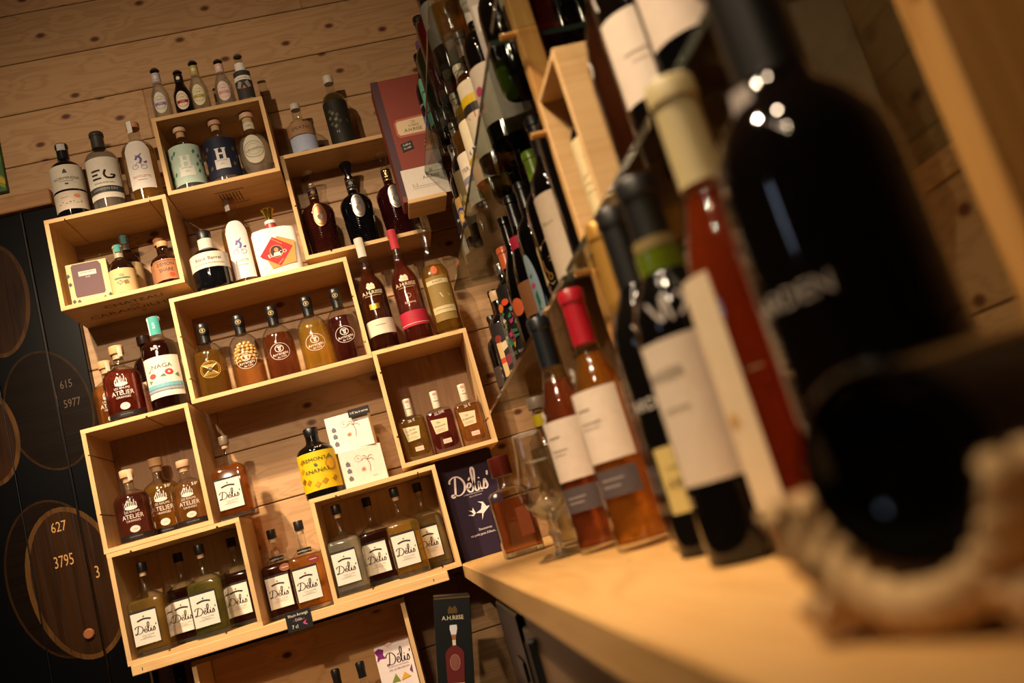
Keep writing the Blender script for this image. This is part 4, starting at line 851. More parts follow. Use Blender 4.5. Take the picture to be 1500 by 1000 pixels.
# white drink cartons
PALM = [('s', [(14, -18), (17, 0), (13, 14)], 1.8, '#8a6a58'), ('s', [(13, 14), (4, 20), (-2, 14)], 1.6, '#8a6a58'), ('s', [(13, 14), (10, 24), (2, 26)], 1.6, '#8a6a58'), ('s', [(13, 14), (20, 24), (28, 22)], 1.6, '#8a6a58'), ('s', [(13, 14), (24, 16), (30, 8)], 1.6, '#8a6a58'), ('o', -10, 22, 9, 9, .9, '#b59a88'), ('tc', 'R', -10, 22, 9, '#b59a88', 1)]
STAR = [('s', [(-2 + 7 * math.cos(a), -8 + 7 * math.sin(a)), (-2 - 7 * math.cos(a), -8 - 7 * math.sin(a))], .9, '#c9734a') for a in (0, .52, 1.05, 1.57, 2.1, 2.62)]
HOUSE = [('p', [(-44, y), (-34, y), (-33, y + 7), (-39, y + 13), (-45, y + 7)], '#6a6a72') for y in (8, -10, -30)]
p = ony(540, 700, YF + .04)
carton('drink_carton', 'lower white cube carton with palm drawing under its twin', .112, .09, .098, (p.x - .004, YF + .035, zC9t + .0002), .16, paper('#e0d3c6'), front=PALM + STAR + HOUSE + [('tc', 'RHUM', 24, -30, 5, '#b59a88', 1)], right=[('r', -30, 30, 20, 21, '#a88a78'), ('tc', 'ARTISANAL', 0, 10, 8, '#a88a78', 1)], group='white drink cartons stacked on the crate')
u_ = carton('drink_carton', 'upper white cube carton with palm drawing and black price tag', .114, .088, .098, (p.x - .018, YF + .04, zC9t + .0986), -.06, paper('#e6dacd'), front=PALM + STAR + HOUSE, right=[('r', -30, 30, 20, 21, '#a88a78')], group='white drink cartons stacked on the crate')
tg = thing('price_tag', 'small black price tag with white handwriting on the upper carton', 'price tag', (p.x + .018, YF + .028, zC9t + .1905), -.06)
obj('card', MB().cbox(-.0285, .0285, 0, .0015, -.010, .011, .0003), paper('#141110'), tg)
put_art([('tc', '11\u20ac les 6 verres', 0, 0, 9, '#e6e0d6', .82)], lambda s, t, off: (s, -off, t), tg, .0002)
# purple box on the counter end
xl, xr_ = .1005, ony(758, 800, 2.40).x
wp = xr_ - xl; hp = Z(.197) - ZT
BIRD = [('p', [(-12, -2), (4, 4), (10, 18), (0, 26), (14, 22), (20, 8), (30, 8), (22, 2), (16, -2), (8, -8), (0, -24), (4, -6)], '#e6dfe0'), ('p', [(-30, 10), (-22, 4), (-18, -4), (-34, -2), (-20, -8), (-12, -2), (-14, 6), (-16, 14), (-20, 6)], '#e6dfe1')]
carton('purple_box', 'dark purple gift box with white script and two birds on the counter end', wp, .085, hp, ((xl + xr_) / 2, 2.40, ZT + .0002), 0, paper('#220f2a'), front=[('d', -2, 60, 106, '#ece4e6', 1.2), ('tc', "L'AVENTURE DES SAVEURS", 2, 30, 4.6, '#cfc4cc', 1), ('tc', 'DE LA REUNION', 6, 23, 4.6, '#cfc4cc', 1)] + [(a[0], [(x * 1.0 + 6, y * 1.0 - 20) for x, y in a[1]], a[2]) for a in BIRD] + [('tc', 'Decouvrez', 8, -66, 9, '#e6dfe0', .9), ('tc', "vos petits gouts d'ailleurs...", 0, -78, 9, '#e6dfe0', .72)])
# chalk tag on the long board
q = ony(438, 908, YF - .006)
tg = thing('price_tag', 'black chalk price tag with pink butterfly clipped to the long board', 'price tag', (q.x, YF - .0062, q.z), 0)
obj('card', MB().cbox(-.031, .031, 0, .0018, -.024, .024, .0003), paper('#141110'), tg)
put_art([('tc', 'Rhum Arrang\u00e9', 0, 14, 10, '#e6e0d6', .82), ('tc', '- D\u00e9lis -', 0, 2, 10, '#d9b9c0', .85), ('tc', '7 cl', -12, -13, 12, '#e6e0d6', .9), ('p', [(8, -8), (18, -2), (14, -9), (20, -16), (10, -12)], '#c9457a')], lambda s, t, off: (s, -off, t), tg, .0002)
# flowered card in the lower crate
q0, q1 = ony(547, 951, 2.40), ony(600, 942, 2.40)
c_ = thing('flowered_card', 'white and pink card box with script and orchid in the knotty crate', 'box', ((q0.x + q1.x) / 2, 2.40, Z(-.44) + T), 0)
chh = q0.z - Z(-.44) - T; cw = q1.x - q0.x
obj('carton', MB().cbox(-cw / 2, cw / 2, 0, .04, 0, chh, .001), paper('#e6d8d4'), c_)
put_art([('d', 10, -34, 62, '#3a2a34'), ('p', [(-46, -8), (-34, -2), (-22, -8), (-26, -20), (-20, -30), (-34, -28), (-44, -34), (-40, -20)], '#7a2468'), ('p', [(-20, 2), (-4, 6), (2, 0), (-10, -6)], '#e0b0a4'), ('tc', "L'AVENTURE DES SAVEURS", 6, -54, 4.4, '#8a5a78', 1), ('tc', 'DE LA REUNION', 6, -62, 7, '#8a5a78', 1), ('p', [(-20, -92), (-6, -72), (2, -92)], '#7a8a3a'), ('p', [(4, -92), (16, -74), (30, -88)], '#d9a83a'), ('p', [(30, -74), (38, -60), (36, -82)], '#6a3a7a')], lambda s, t, off: (s, -off, chh + t), c_, .0002)
# small bottles in the lower crate
for tp, wd in (((490, 980), 'small amber sample bottle with black cap beside its taller twin in the knotty crate'), ((526, 969), 'small amber sample bottle with black cap beside the flowered card')):
    bottle('sample_bottle', wd, tp, 2.40, Z(-.44) + T, 26, 'dome', None, '#8a4a1c', .6, ('dipped', .80, .42, '#14110f', .35), [dict(t=(.2, .62), w=40, c='#d9d0c2', shape='ell')], 'sample bottles in the knotty crate')
# black bottle box leaning to the right
q = ony(641, 996, 2.20); qt = ony(635, 874, 2.20); qr = ony(688, 871, 2.20)
import_ang = math.atan2(qt.x - q.x, qt.z - q.z)
wbx = (qr - qt).length; hbx = .24
bx_ = thing('bottle_box', 'black presentation box with a decanter picture leaning below the counter', 'box', (q.x - math.sin(import_ang) * .02, 2.20, q.z - .02 * math.cos(import_ang)), 0)
ext = .10; hbx = (qt - q).length + .02 + ext
bx_.location = (qt.x - hbx * math.sin(import_ang), 2.20, qt.z - hbx * math.cos(import_ang)); bx_.rotation_euler = (0, import_ang, 0)
obj('carton', MB().cbox(0, wbx, 0, .085, 0, hbx, .001), plain('#0d0f10', .4), bx_)
W2 = wbx * 500
sfb = lambda s, t, off: (wbx / 2 + s, -off, hbx - .001 + t)
put_art([('r', -W2, W2, -6, -2, '#b9955a'), ('p', [(-11, -40), (11, -40), (11, -30), (6, -22), (0, -28), (-6, -22), (-11, -30)], '#b9955a'), ('tc', 'A.H.RIISE', 0, -50, 14, '#cdbf9f', .95),
         ('p', [(-6, -88), (6, -88), (9, -74), (8, -66), (-8, -66), (-9, -74)], '#c9c4cc'), ('p', [(-4, -100), (4, -100), (6, -88), (-6, -88)], '#8a5a34'), ('p', [(-4, -112), (4, -112), (4, -100), (-4, -100)], '#c9b9a8'), ('p', [(-20, -196), (20, -196), (22, -130), (16, -120), (4, -112), (-4, -112), (-16, -120), (-22, -130)], '#5a1a18'), ('p', [(-20, -208), (20, -208), (20, -196), (-20, -196)], '#b59a94'), ('o', 0, -150, 12, 18, 2, '#9a6a5a'), ('e', 0, -150, 9, 15, '#7a4a40'), ('r', -W2, W2, -222, -218, '#b9955a')], sfb, bx_, .0002)
s_ = thing('low_stand', 'plain dark low stand under the leaning black box', 'stand', (bx_.location.x - .05, 2.18, 0))
zst = bx_.location.z - wbx * abs(math.sin(import_ang)) * (1 if import_ang > 0 else 0)
obj('top', MB().cbox(0, .19, 0, .13, zst - .02, zst), plain('#17100b', .6), s_)
for xx in (.01, .16): obj('leg', MB().cbox(xx, xx + .02, .01, .12, 0, zst - .0198), plain('#17100b', .6), s_)
# ---------------------------------------------------------------- bottles on the counter
def cbottle(name, label, x, y, h, R, typ, **k):
    return bottle(name, label, None, y, ZT, R, typ, x=x, h=h, seg=40, **k)
GC = 'bottles in a row on the oak counter'
amb = shell_glass((.97, .95, .9))
cbottle('wine_bottle', 'brownish rose bottle with black capsule and white label beside the tasting glass', .2456, 1.224, .334, 37, 'slope', liq='#b85a30', fill=.72, glass=amb, cap=('capsule', .78, .40, '#14181c', .35), rot=-.55,
        labels=[dict(t=(.30, .55), w=62, c='#dfcfbc', art=[('r', -24, -4, 18, 20, '#8a7a6a'), ('r', -24, 2, 0, 1.5, '#a8988a'), ('r', -24, -2, -6, -5, '#a8988a')]), dict(t=(.17, .27), w=56, c='#544a4a', art=[('r', -20, 8, 2, 4, '#9a908a'), ('r', -20, 4, -5, -3, '#9a908a')])], group=GC, art=[(.57, .99, [('o', -22, 6, 3, 4, 1.6, '#e0d8d0'), ('s', [(-26, -6), (-20, -2), (-18, 6)], 2, '#e0d8d0')])], clear=.3)
cbottle('wine_bottle', 'orange bottle with bright red capsule and white label', .261, 1.053, .322, 37, 'slope', liq='#f0962c', fill=.74, glass=amb, cap=('capsule', .78, .41, '#9a1220', .35), rot=-.60,
        labels=[dict(t=(.33, .60), w=66, c='#dfcfbc', art=[('r', -26, -6, 20, 22, '#8a7a6a'), ('r', -26, 4, 4, 5.5, '#a8988a'), ('r', -26, 0, -2, -1, '#a8988a')]), dict(t=(.20, .30), w=56, c='#544a4a', art=[('r', -20, 10, 3, 5, '#9a908a'), ('r', -20, 4, -5, -3, '#9a908a')])], group=GC, art=[(.66, .85, [('o', -20, 8, 3, 4, 1.6, '#e0d8d0'), ('s', [(-24, -4), (-18, 0), (-16, 8)], 2, '#e0d8d0')])], clear=.3)
cbottle('wine_bottle', 'black bottle with black capsule and pale yellow label low on its side', .251, .768, .320, 36, 'bordeaux', dark='#0c0b09', cap=('capsule', .74, .42, '#12110f', .4), rot=-.42,
        labels=[dict(t=(.12, .30), w=60, c='#cdb872', art=[('tc', 'ARDEN', -4, -4, 12, '#6b5a34', 1), ('r', -20, 10, 10, 11, '#8a7848')])], group=GC, art=[(.42, 1.0, [('tc', 'ARDEN', -14, 0, 15, '#cfc8bc', 1)]), (.62, .96, [('s', [(-10, 6), (-2, -6), (2, 8)], 2.4, '#d9d2c8'), ('o', 8, 2, 4, 6, 2, '#d9d2c8')])])
cbottle('wine_bottle', 'black wine bottle with large off-white label and green glass neck', .235, .640, .298, 36, 'bordeaux', dark='#0a0908', cap=('capsule', .80, .43, '#11100e', .4), rot=-.52,
        labels=[dict(t=(.20, .56), w=78, c='#d9cab4', art=[('tc', 'ANGER', -20, 28, 12, '#6a6058', .9), ('r', -30, -6, 2, 3.5, '#a8988a')]), dict(t=(.69, .795), R=.44 * 1.12, w=90, c=plain('#5a6a14', .12, 0, .4), name='green_neck'), dict(t=(.80, .83), R=.455, w=80, c='#8a7848', name='neck_label')], group=GC, art=[(.63, .97, [('s', [(-16, 8), (-6, -8), (-2, 10), (2, -10)], 2.6, '#cfc8c0'), ('s', [(8, 10), (14, 2), (8, -8)], 2.6, '#cfc8c0')])])
cbottle('wine_bottle', 'russet orange bottle with cream foil capsule and cream side label', .2575, .570, .340, 36.5, 'slope', liq='#e0501c', fill=.74, glass=amb, cap=('capsule', .76, .46, '#b9a878', .5), rot=-.62,
        labels=[dict(t=(.10, .57), w=40, dx=-30, c='#dfcba8', art=[('e', 0, -20, 6, 5, '#c49a5a')]), dict(t=(.36, .362), w=10, c='#c9b48a')], group=GC, clear=.3)
b6 = cbottle('port_bottle', 'very large black bottle with dark capsule and white letters', .2595, .440, .352, 50, 'bordeaux', dark='#090706', cap=('capsule', .76, .42, '#16130f', .4), rot=-.55, group=GC,
        art=[(.40, 1.0, [('tc', 'ARDEN', -30, 0, 15, '#b9b0a4', 1)])])
obj('paper_tag', MB().add([(-.024, -.021, .262), (-.013, -.027, .262), (-.012, -.028, .245), (-.016, -.026, .222), (-.022, -.022, .228), (-.026, -.019, .246)], [(0, 1, 2, 3, 4, 5)]), paper('#dccfc6'), b6)
cbottle('wine_bottle', 'brown bottle with long gold capsule and paper tag behind the black bottles', .266, .872, .342, 28, 'slope', liq='#6b2412', fill=.70, glass=amb, cap=('capsule', .70, .46, '#b98a3c', .35, .5), clear=.3, rot=-.2, group=GC,
        labels=[dict(t=(.50, .66), w=20, dx=10, c='#ddd2c8', name='paper_tag', R=1.03)])
# --- bottle lying in a rope cradle
ax = Vector((math.cos(math.radians(24)), math.sin(math.radians(24)), 0)); cen = Vector((.1575, .290, ZT + .0562))
lyb = thing('lying_bottle', 'black bottle lying on its side in a rope cradle on the counter', 'bottle', tuple(cen), 0)
lyb.rotation_euler = (0, 0, math.radians(24))
Rb = .0365
prof = [(.010, .016), (.022, .012), (.028, .001), (.033, 0), (.0358, .004), (Rb, .010), (Rb, .165), (.033, .185), (.028, .203), (.020, .222), (.0150, .240), (.0138, .285), (.0155, .287), (.0155, .300), (.0135, .302)]
def along(pr, seg=40):
    vs = [(zz, r * math.cos(2 * math.pi * k / seg), r * math.sin(2 * math.pi * k / seg)) for r, zz in pr for k in range(seg)]
    fs = [(i * seg + k, i * seg + (k + 1) % seg, (i + 1) * seg + (k + 1) % seg, (i + 1) * seg + k) for i in range(len(pr) - 1) for k in range(seg)]
    fs += [tuple(range(seg)), tuple(range((len(pr) - 1) * seg, len(pr) * seg))]
    return MB().add(vs, fs)
obj('glass_body', along(prof), darkglass('#0a0907'), lyb, 40)
obj('capsule', along([(.0146, .236), (.0143, .286), (.0160, .288), (.0160, .301), (.0145, .304)], 28), plain('#1a1512', .4), lyb, 40)
rope_m = wood('jute_rope', '#e0bd8a', '#b8905a', 'z', 0.0, .9, 3.0)
cr_ = thing('rope_cradle', 'thick jute rope cradle holding up the lying black bottle', 'cradle', (cen.x, cen.y, ZT + .0002), math.radians(24))
def rope_turn(x, rc, a0, a1, rad, n=46):
    t_ = MB()
    for q in range(3):
        pp = []
        for k in range(n + 1):
            an = a0 + (a1 - a0) * k / n; d = Vector((0, math.sin(an), -math.cos(an)))
            a = 2 * math.pi * q / 3 + k * .55
            pp.append(Vector((x, 0, .056)) + d * (rc + rad * .5 * math.sin(a)) + Vector((rad * .5 * math.cos(a), 0, 0)))
        t_.tube(pp, rad * .56, 6)
    obj('rope_turn', t_, rope_m, cr_, 60)
for x in (-.004, .0145, .033, .0515, .070, .0885, .107):
    rope_turn(x, Rb + .0098, -1.45, 1.45, .0088)
for sg in (-1, 1):
    t_ = MB()
    for q in range(3): t_.tube([(-.012 + .0045 * k, sg * .0375 + .0045 * math.cos(2.1 * q + k * .6), .0105 + .0045 * math.sin(2.1 * q + k * .6)) for k in range(28)], .0052, 6)
    obj('rope_edge', t_, rope_m, cr_, 60)
# --- tasting glasses
gl_m = shell_glass((.98, .98, .97), .2)
def tasting_glass(label, x, y, h, k=1.0):
    g = thing('tasting_glass', label, 'glass', (x, y, ZT + .0002), 0, 'tulip tasting glasses on the counter')
    P = [(.021, .97), (.0205, 1.0), (.022, .88), (.026, .74), (.032, .62), (.034, .54), (.031, .46), (.022, .40), (.010, .365), (.0055, .35)]
    P = [(r * k, z * h) for r, z in P]
    obj('bowl', MB().lathe(P[1:], 32, bot=False, top=False), gl_m, g, 60)
    obj('rim_highlight', MB().lathe([(P[1][0] - .0007, P[1][1] - .001), (P[1][0] + .0006, P[1][1]), (P[1][0] - .0004, P[1][1] + .001)], 32, bot=False, top=False), plain('#d9d2c6', .08, 0, .5), g, 60)  # pale solid ring, the bright highlight of the lip put into its colour
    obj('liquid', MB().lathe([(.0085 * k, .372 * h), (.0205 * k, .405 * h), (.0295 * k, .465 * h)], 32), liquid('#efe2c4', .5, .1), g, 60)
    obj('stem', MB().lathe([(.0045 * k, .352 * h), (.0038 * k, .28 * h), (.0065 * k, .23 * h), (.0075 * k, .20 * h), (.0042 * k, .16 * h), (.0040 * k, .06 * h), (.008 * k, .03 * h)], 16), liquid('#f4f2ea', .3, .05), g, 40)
    obj('foot', MB().lathe([(.033 * k, .0), (.0335 * k, .002), (.026 * k, .005), (.008 * k, .03 * h)], 32), gl_m, g, 40)
    return g
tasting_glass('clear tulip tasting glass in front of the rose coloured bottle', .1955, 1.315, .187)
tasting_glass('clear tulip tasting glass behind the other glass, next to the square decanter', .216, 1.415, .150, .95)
# --- square decanter and yellow necked bottle
q = onz(757, 808, ZT)
bottle('square_decanter', 'square glass decanter of amber spirit with reddish cap', None, 1.80, ZT, 40, 'block', x=.200, h=.20, liq='#b5602a', fill=.56, cap=('disc', .80, .55, '#5a1e14', .3), seg=36, base=.06, clear=.3, labels=[dict(t=(.18, .46), w=26, dx=14, c='#8a4420', name='label')])
q = ony(783, 582, 1.62)
bottle('spirit_bottle', 'round shouldered clear bottle with yellow neck band behind the tasting glasses', (783, 582), 1.62, ZT, 40, 'gin', None, '#c9b98a', .66, ('disc', .92, .44, '#8a7a68', .4), [dict(t=(.80, .88), R=.37, w=90, c='#c9b41a', name='neck_label')], None, 0, cork=('#c9a684', .05))

# ---------------------------------------------------------------- bottles on the glass shelves
def sb(label, x, y, lv, h, R, typ, **k):
    if y > 1.1: k['rot'] = -1.0 - .1 * math.sin(y * 40)
    return bottle(k.pop('name', 'spirit_bottle'), label, None, y, SZ[lv], R, typ, x=x, h=h, **k)
GN = 'dark bottles on the near glass shelf'
sb('dark brown bottle with pale marks beside the narrow crate on the near shelf', .352, .880, 0, .32, 38, 'slope', liq='#4a1c0e', fill=.72, glass=amb, cap=('capsule', .8, .40, '#1a1210', .4), group=GN, rot=-.4, seg=36, clear=.25, art=[(.5, 1.0, [('s', [(-38, 10), (-34, 0), (-38, -10)], 3, '#cfc8c0')])])  # pale curved stroke on the side of the body
sb('dark bottle with amber neck and white shoulder label on the near shelf', .342, .782, 0, .31, 37, 'bordeaux', dark='#0b0706', cap=('disc', .965, .42, '#8a5a2a', .4), group=GN, rot=-.45, seg=36, labels=[dict(t=(.20, .50), w=80, c='#dccbb8', art=[('r', -20, 8, 0, 2, '#b59a80'), ('r', -14, 4, -8, -7, '#c9a890')]), dict(t=(.74, .95), R=.44, w=120, c='#8a6a3a', name='neck_label')], art=[(.58, .99, [('s', [(-30, 16), (-36, 4), (-33, -10)], 3.4, '#d9d2c8'), ('s', [(-24, 18), (-22, 12)], 3.4, '#d9d2c8')])])
sb('black bottle with tall white label nearest the big port bottle on the near shelf', .345, .680, 0, .32, 40, 'bordeaux', dark='#060606', cap=('capsule', .76, .40, '#101010', .4), group=GN, rot=-.5, seg=36, labels=[dict(t=(.20, .60), w=84, c='#dcc9b6', art=[('r', -20, 12, 0, 3, '#c9a890'), ('r', -10, 8, -14, -12, '#c9a890')])])
sb('dark bottle with cream label in the back row of the near shelf', .512, 1.045, 0, .34, 42, 'bordeaux', dark='#0c0807', cap=('capsule', .76, .40, '#101010', .4), group=GN, rot=-.55, seg=36, labels=[dict(t=(.10, .62), w=70, dx=-16, c='#dcc69e', art=[('e', 6, -44, 10, 14, '#b98a4a')])])
carton('bottle_carton', 'plain cream bottle carton in the back row of the near shelf', .06, .06, .23, (.640, .935, SZ[0] + .0002), -.5, paper('#b59a80'))
sb('bottle with parchment label inside the narrow crate', .334, .990, 0, .195, 30, 'gin', dark='#0a0807', cap=('capsule', .8, .4, '#101010', .4), rot=-.95, labels=[dict(t=(.05, .62), w=74, c='#e0cb9a', art=[('tc', '*', 0, 26, 16, '#b59a5a', 1), ('r', -20, 20, 6, 7, '#c9ae74'), ('r', -16, 16, -4, -3, '#c9ae74'), ('r', -18, 18, -14, -13, '#c9ae74')])]).location.z += .0102
# --- far bay
Gs = ['bottles on the lower far shelf', 'bottles on the middle far shelf', 'bottles on the upper far shelf']
def lab(c, t=(.18, .5), w=70, art=(), **k): return dict(t=t, w=w, c=c, art=list(art), **k)
blk = '#0b0908'
# lower shelf
sb('bottle with royal blue capsule on the lower far shelf beside the slim post', .338, 1.137, 0, .337, 36, 'bordeaux', dark=blk, cap=('capsule', .70, .42, '#1c2f6b', .3), group=Gs[0])
sb('black bottle with tall pale label behind the slim post', .340, 1.265, 0, .30, 36, 'bordeaux', dark=blk, cap=('capsule', .76, .40, '#141214', .4), labels=[lab('#d9c4a8', (.12, .56), 80, [('tc', 'Rhum', 0, 20, 10, '#9a8468', 1)])], group=Gs[0], rot=-.3)
sb('green capped bottle with scroll shaped parchment label', .345, 1.37, 0, .29, 36, 'gin', dark='#0d0907', cap=('capsule', .82, .38, '#6f8f1c', .3), labels=[dict(t=(.06, .56), w=70, c='#d9bc88', shape='poly', pts=[(-32, 30), (-24, 36), (-8, 30), (6, 38), (24, 30), (32, 34), (28, 6), (32, -12), (22, -34), (10, -26), (-4, -36), (-18, -28), (-30, -32), (-26, -4)], art=[('s', [(-14, 10), (-12, -6), (-6, -16)], 3, '#a8742c'), ('o', -4, -22, 5, 6, 2, '#a8742c'), ('tc', 'lo', -12, 18, 8, '#4a3420', 1), ('r', 2, 20, 8, 9, '#b59a64'), ('r', 2, 18, 2, 3, '#b59a64')])], group=Gs[0], rot=-.25)
sb('black bottle with pale blue floral strip label', .338, 1.475, 0, .28, 34, 'gin', dark='#090808', cap=('capsule', .82, .38, '#141212', .3), labels=[dict(t=(.02, .52), w=34, dx=-6, c='#9fb6c2', shape='ell', art=[('p', [(-4, 30), (6, 34), (2, 24)], '#2f6a58'), ('e', 0, 12, 7, 5, '#c9567a'), ('p', [(-2, -6), (6, 4), (8, -20), (0, -30)], '#2f7a58'), ('o', 2, -36, 6, 7, 2, '#3f7a68')])], group=Gs[0], rot=-.2)
sb('dark bottle with red band under its black capsule', .335, 1.585, 0, .30, 33, 'slope', dark='#080707', cap=('capsule', .78, .38, '#141214', .3), labels=[dict(t=(.62, .72), w=60, R=.72, c='#a81d3c'), lab('#8a5a34', (.2, .42), 50)], group=Gs[0])
sb('black bottle with orange sticker on the lower far shelf', .335, 1.70, 0, .30, 35, 'slope', dark='#070606', cap=('capsule', .8, .38, '#1a1612', .2, .4), labels=[dict(t=(.30, .42), w=30, c='#c4582c', shape='ell')], group=Gs[0])
rg = random.Random(4)
GR = [('p', [(x, y), (x + rg.uniform(5, 14), y + rg.uniform(-3, 4)), (x + rg.uniform(4, 12), y + rg.uniform(5, 13)), (x - rg.uniform(0, 4), y + rg.uniform(4, 10))], rg.choice(['#2f7a58', '#2a6a4c', '#c9b81e', '#b53a6a', '#d9d2c8', '#2f7a58', '#5a8a7a', '#8a2a3a'])) for x, y in [(rg.uniform(-44, 36), rg.uniform(-50, 30)) for _ in range(46)]]
sb('black bottle covered in green, pink and yellow graffiti on the lower far shelf', .335, 1.80, 0, .27, 40, 'gin', dark='#0a0908', cap=('capsule', .82, .37, '#c4582c', .3), labels=[lab('#14100f', (.03, .68), 110, GR + [('e', -8, 42, 9, 9, '#d9702a'), ('e', 8, 50, 8, 7, '#d9502a'), ('tc', 'TOXIC RHUM', 4, -58, 9, '#9a948c', 1), ('tc', '69', -22, -20, 12, '#e0d9ce', 1)])], group=Gs[0])
sb('plain black bottle between the stickered bottle and the graffiti one', .420, 1.74, 0, .29, 35, 'bordeaux', dark='#080707', cap=('capsule', .76, .38, '#17130f', .3), group=Gs[0])
sb('silver speckled bottle between the graffiti bottle and the cream strip bottle', .338, 1.915, 0, .27, 33, 'dome', dark='#120d08', cap=('disc', .9, .4, '#8f8a84', .2, .8), labels=[lab('#5f5850', (.1, .55), 90, [('e', -10, 6, 10, 8, '#8a867c'), ('e', 8, -10, 8, 8, '#7c776c')])], group=Gs[0])
sb('black bottle with cream and red strips at the wall end of the lower shelf', .330, 2.03, 0, .24, 38, 'gin', dark='#0a0808', cap=('disc', .9, .42, '#c9a478', .5), labels=[lab('#1c1414', (.03, .66), 100, [('r', -6, 10, -52, 30, '#cfb07a'), ('r', -6, 10, -20, -8, '#c4472a'), ('p', [(12, -52), (34, -34), (34, -24), (12, -42)], '#cfa068'), ('p', [(10, 6), (24, 14), (22, 30), (10, 26)], '#d2bd98'), ('e', 4, 38, 10, 9, '#7a2a22'), ('p', [(12, -30), (30, -20), (28, 0), (12, -6)], '#7a1c30'), ('tc', 'DE PA', -24, -28, 10, '#b5aca0', 1), ('tc', 'OK', -22, -46, 12, '#b5aca0', 1), ('tc', 'RHUM', -24, -12, 8, '#8a847c', 1)])], group=Gs[0])
sb('gold labelled dark bottle in the back row at the wall end of the lower shelf', .440, 2.10, 0, .28, 33, 'gin', dark='#0c0806', cap=('capsule', .82, .36, '#8a6a34', .3, .6), labels=[lab('#a8843c', (.2, .5), 60)], group=Gs[0])
sb('short black bottle with dull silver cap against the wall on the middle far shelf', .350, 2.282, 1, .215, 33, 'gin', dark='#0a0908', cap=('capsule', .82, .37, '#7a766e', .2, .7), labels=[lab('#8a7f6c', (.2, .5), 60)], group=Gs[1])
sb('tall dark bottle against the wall on the lower far shelf', .345, 2.17, 0, .28, 34, 'slope', dark='#0a0807', cap=('capsule', .8, .38, '#2a1a12', .3), labels=[lab('#6b4a2c', (.2, .42), 60)], group=Gs[0])
sb('small dark bottle against the wall on the lower far shelf', .340, 2.275, 0, .24, 33, 'gin', dark='#0a0807', cap=('capsule', .8, .38, '#17120e', .3), labels=[lab('#3a2c22', (.2, .42), 60)], group=Gs[0])
# dark back rows, added to darken and fill the far shelves
for lv, ys in ((0, (1.22, 1.33, 1.46, 1.59, 1.88, 2.0)), (1, (1.20, 1.33, 1.46, 1.60, 1.75, 1.90, 2.05)), (2, (1.42, 1.70, 1.84, 1.98, 2.12))):
    for i_, y_ in enumerate(ys):
        bottle('spirit_bottle', 'added dark bottle with %s capsule in the back row of the %s far shelf' % (('black', 'dull red', 'slate grey')[i_ % 3], names[lv]), None, y_, SZ[lv], 37, ('bordeaux', 'slope', 'gin')[(i_ + lv) % 3], x=.452 + .012 * (i_ % 2), h=.29 + .012 * ((i_ * 7 + lv) % 3), dark=('#0a0807', '#0d0a06', '#0c0607')[(i_ + lv) % 3], cap=('capsule', .78, .40, ('#120f0c', '#4a1a16', '#2c3038')[i_ % 3], .35), group='dark bottles added to fill the back row of the %s far shelf' % names[lv])
# middle shelf
sb('red tinted bottle with white label beside the slim post on the middle far shelf', .350, 1.140, 1, .31, 37, 'bordeaux', liq='#b01a1c', fill=.72, cap=('capsule', .78, .40, '#151214', .4), labels=[lab('#d9cdb8', (.22, .6), 60, [('tc', 'Rhum', 0, 10, 10, '#8a7a5a', 1)])], group=Gs[1], rot=-.3, clear=.25)
sb('black squat bottle beside the red tinted one', .345, 1.275, 1, .27, 38, 'squat', dark='#090807', cap=('capsule', .72, .36, '#15120f', .3), group=Gs[1])
carton('bottle_carton', 'grey and white bottle carton on the middle far shelf', .07, .06, .25, (.350, 1.345, SZ[1] + .0002), -.3, paper('#b0a498'), front=[('r', -30, 30, 40, 90, '#d2c6b8'), ('tc', 'RHUM', 0, 60, 14, '#6a5a4c', 1)], group=Gs[1])
sb('black bottle with flower sticker and white strip on the middle far shelf', .342, 1.46, 1, .30, 36, 'gin', dark='#0c0907', cap=('capsule', .82, .37, '#cfc4b4', .4), labels=[lab('#cfc0aa', (.12, .5), 90, [('e', 0, 10, 9, 9, '#b5406a'), ('tc', 'D', -4, -16, 20, '#6a5444', 1)])], group=Gs[1], rot=-.1)
sb('yellow spirit bottle with cream label on the middle far shelf', .338, 1.70, 1, .30, 36, 'gin', liq='#b58a2a', fill=.68, cap=('capsule', .82, .37, '#cfc0aa', .4), labels=[lab('#d9caa8', (.1, .56), 90, [('r', -40, 40, -22, -14, '#c9a01c'), ('p', [(-8, 0), (6, 6), (8, -8), (-6, -8)], '#3f4a8a')])], group=Gs[1])
sb('amber bottle with white and grey banded label', .335, 1.82, 1, .30, 36, 'gin', liq='#a0601c', fill=.68, cap=('capsule', .82, .37, '#7a6a54', .4), labels=[lab('#d2c4ae', (.1, .5), 90, [('r', -45, 45, -10, 4, '#8a8088'), ('tc', 'TER', 0, 20, 14, '#7a6a54', 1)])], group=Gs[1], clear=.3)
sb('brown bottle with yellow, black and orange label', .333, 1.575, 1, .30, 35, 'gin', liq='#6b3412', fill=.68, cap=('capsule', .82, .37, '#5a4a3c', .3), labels=[lab('#cfc0a4', (.1, .62), 90, [('r', -45, 45, 30, 48, '#c9a814'), ('r', -45, 45, 12, 30, '#241c18'), ('p', [(-10, 12), (14, 12), (14, 0), (-4, 0)], '#c4562a')])], group=Gs[1])
sb('dark bottle with speckled gold label and silver cap on the middle far shelf', .333, 1.94, 1, .29, 34, 'bordeaux', dark='#0d0a07', cap=('capsule', .78, .38, '#8f8a84', .2, .7), labels=[lab('#5a4c30', (.1, .56), 90, [('e', -8, 6, 6, 10, '#9a8650'), ('e', 8, -4, 7, 8, '#86743f'), ('e', -4, -22, 8, 6, '#8f7c4a')])], group=Gs[1])
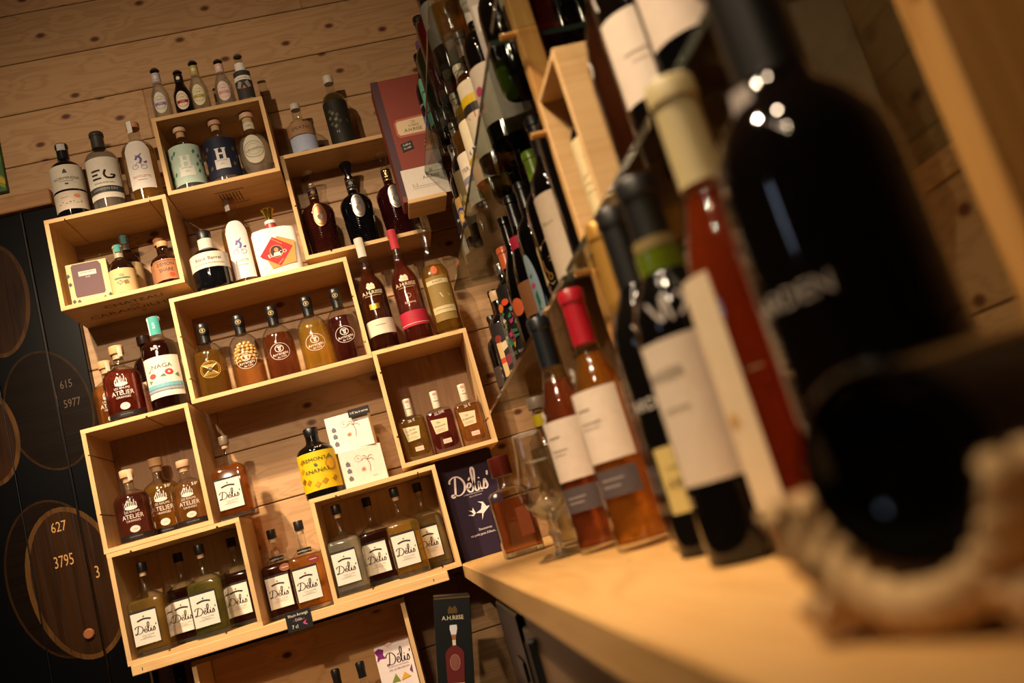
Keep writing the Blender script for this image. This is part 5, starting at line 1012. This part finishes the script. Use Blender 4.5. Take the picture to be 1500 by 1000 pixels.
sb('dark bottle with blue ring emblem on the middle far shelf', .336, 2.06, 1, .29, 34, 'gin', dark='#0e0a08', cap=('capsule', .82, .37, '#b5aca0', .2, .6), labels=[lab('#a8844a', (.14, .5), 60, [('o', 0, 0, 22, 26, 6, '#1f3f8a'), ('e', 0, 0, 8, 10, '#c9a95a')])], group=Gs[1])
sb('black bottle with white square label at the wall end of the middle far shelf', .340, 2.175, 1, .27, 33, 'gin', dark='#0a0a0e', cap=('capsule', .82, .37, '#1a1614', .3), labels=[lab('#cfc6c0', (.14, .34), 50), lab('#0d0d10', (.36, .58), 50, [('tc', '9\u20ac', 0, 0, 14, '#d9d2c8', 1)])], group=Gs[1])
# upper shelf
sb('amber bottle with flowery cream label on the upper far shelf', .345, 1.50, 2, .30, 40, 'gin', liq='#e8a040', fill=.66, cap=('capsule', .82, .37, '#b58a3c', .3), labels=[lab('#cfc0a0', (.1, .62), 90, [('p', [(-20, 10), (-10, 24), (0, 8)], '#b56a5a'), ('p', [(4, -6), (16, 8), (14, -16)], '#6f8a62')])], group=Gs[2], clear=.3)
sb('golden bottle behind the flowery one on the upper far shelf', .440, 1.56, 2, .30, 36, 'gin', liq='#f0b03c', fill=.66, cap=('capsule', .82, .37, '#c9a23c', .3), group=Gs[2])
sb('clear stoppered amber bottle on the upper far shelf', .340, 1.63, 2, .24, 36, 'squat', liq='#d98a2c', fill=.56, cap=('disc', .9, .36, '#b5a898', .3), group=Gs[2], clear=.3)
sb('dark bottle with grey sleeve on the upper far shelf', .338, 1.75, 2, .30, 36, 'bordeaux', dark='#0b0a08', cap=('capsule', .76, .40, '#2a2a2a', .3), labels=[lab('#4a463f', (.2, .56), 90)], group=Gs[2])
sb('ruby red bottle on the upper far shelf', .335, 1.87, 2, .30, 36, 'gin', liq='#6b0c10', fill=.68, cap=('capsule', .82, .37, '#17100c', .3), group=Gs[2], clear=.25)
sb('dark olive bottle on the upper far shelf', .333, 1.99, 2, .30, 36, 'bordeaux', dark='#13140a', cap=('capsule', .76, .40, '#17130f', .3), group=Gs[2])
sb('dark bottle with mint green ornate label at the wall end', .336, 2.085, 2, .29, 36, 'gin', dark='#120c08', cap=('capsule', .82, .37, '#5a3a5a', .3), labels=[lab('#4f8a72', (.16, .62), 46, [('o', 0, 0, 20, 30, 3, '#2a1c1c'), ('p', [(-6, -20), (6, -16), (2, 0), (-8, -6)], '#7a5a4a')], shape='ell')], group=Gs[2])
sb('black bottle with blue drop emblem nearest the wall', .335, 2.18, 2, .31, 34, 'gin', dark='#0a090c', cap=('capsule', .80, .37, '#0e0c0d', .2), labels=[dict(t=(.28, .40), w=16, c='#3a5aa8', shape='ell', dx=-6)], group=Gs[2], art=[(.5, 1.0, [('tc', 'GIN', -8, 0, 12, '#a8a4a0', 1)])])
# --- cut-out card displays hung below the lower shelf
def cutout(label, px, y, pts, mat, arts, th=.002):
    q = ony(px[0], px[1], y)
    c = thing('cardboard_cutout', label, 'card display', (q.x, y, q.z), -.15)
    P = [(a * MM, b * MM) for a, b in pts]; n = len(P)
    obj('card', MB().add([(a, 0, b) for a, b in P] + [(a, th, b) for a, b in P], [tuple(range(n)), tuple(range(2 * n - 1, n - 1, -1))] + [(i, (i + 1) % n, n + (i + 1) % n, n + i) for i in range(n)]), mat, c)
    put_art(arts, lambda s, t, off: (s, -off, t), c, .0002); return c
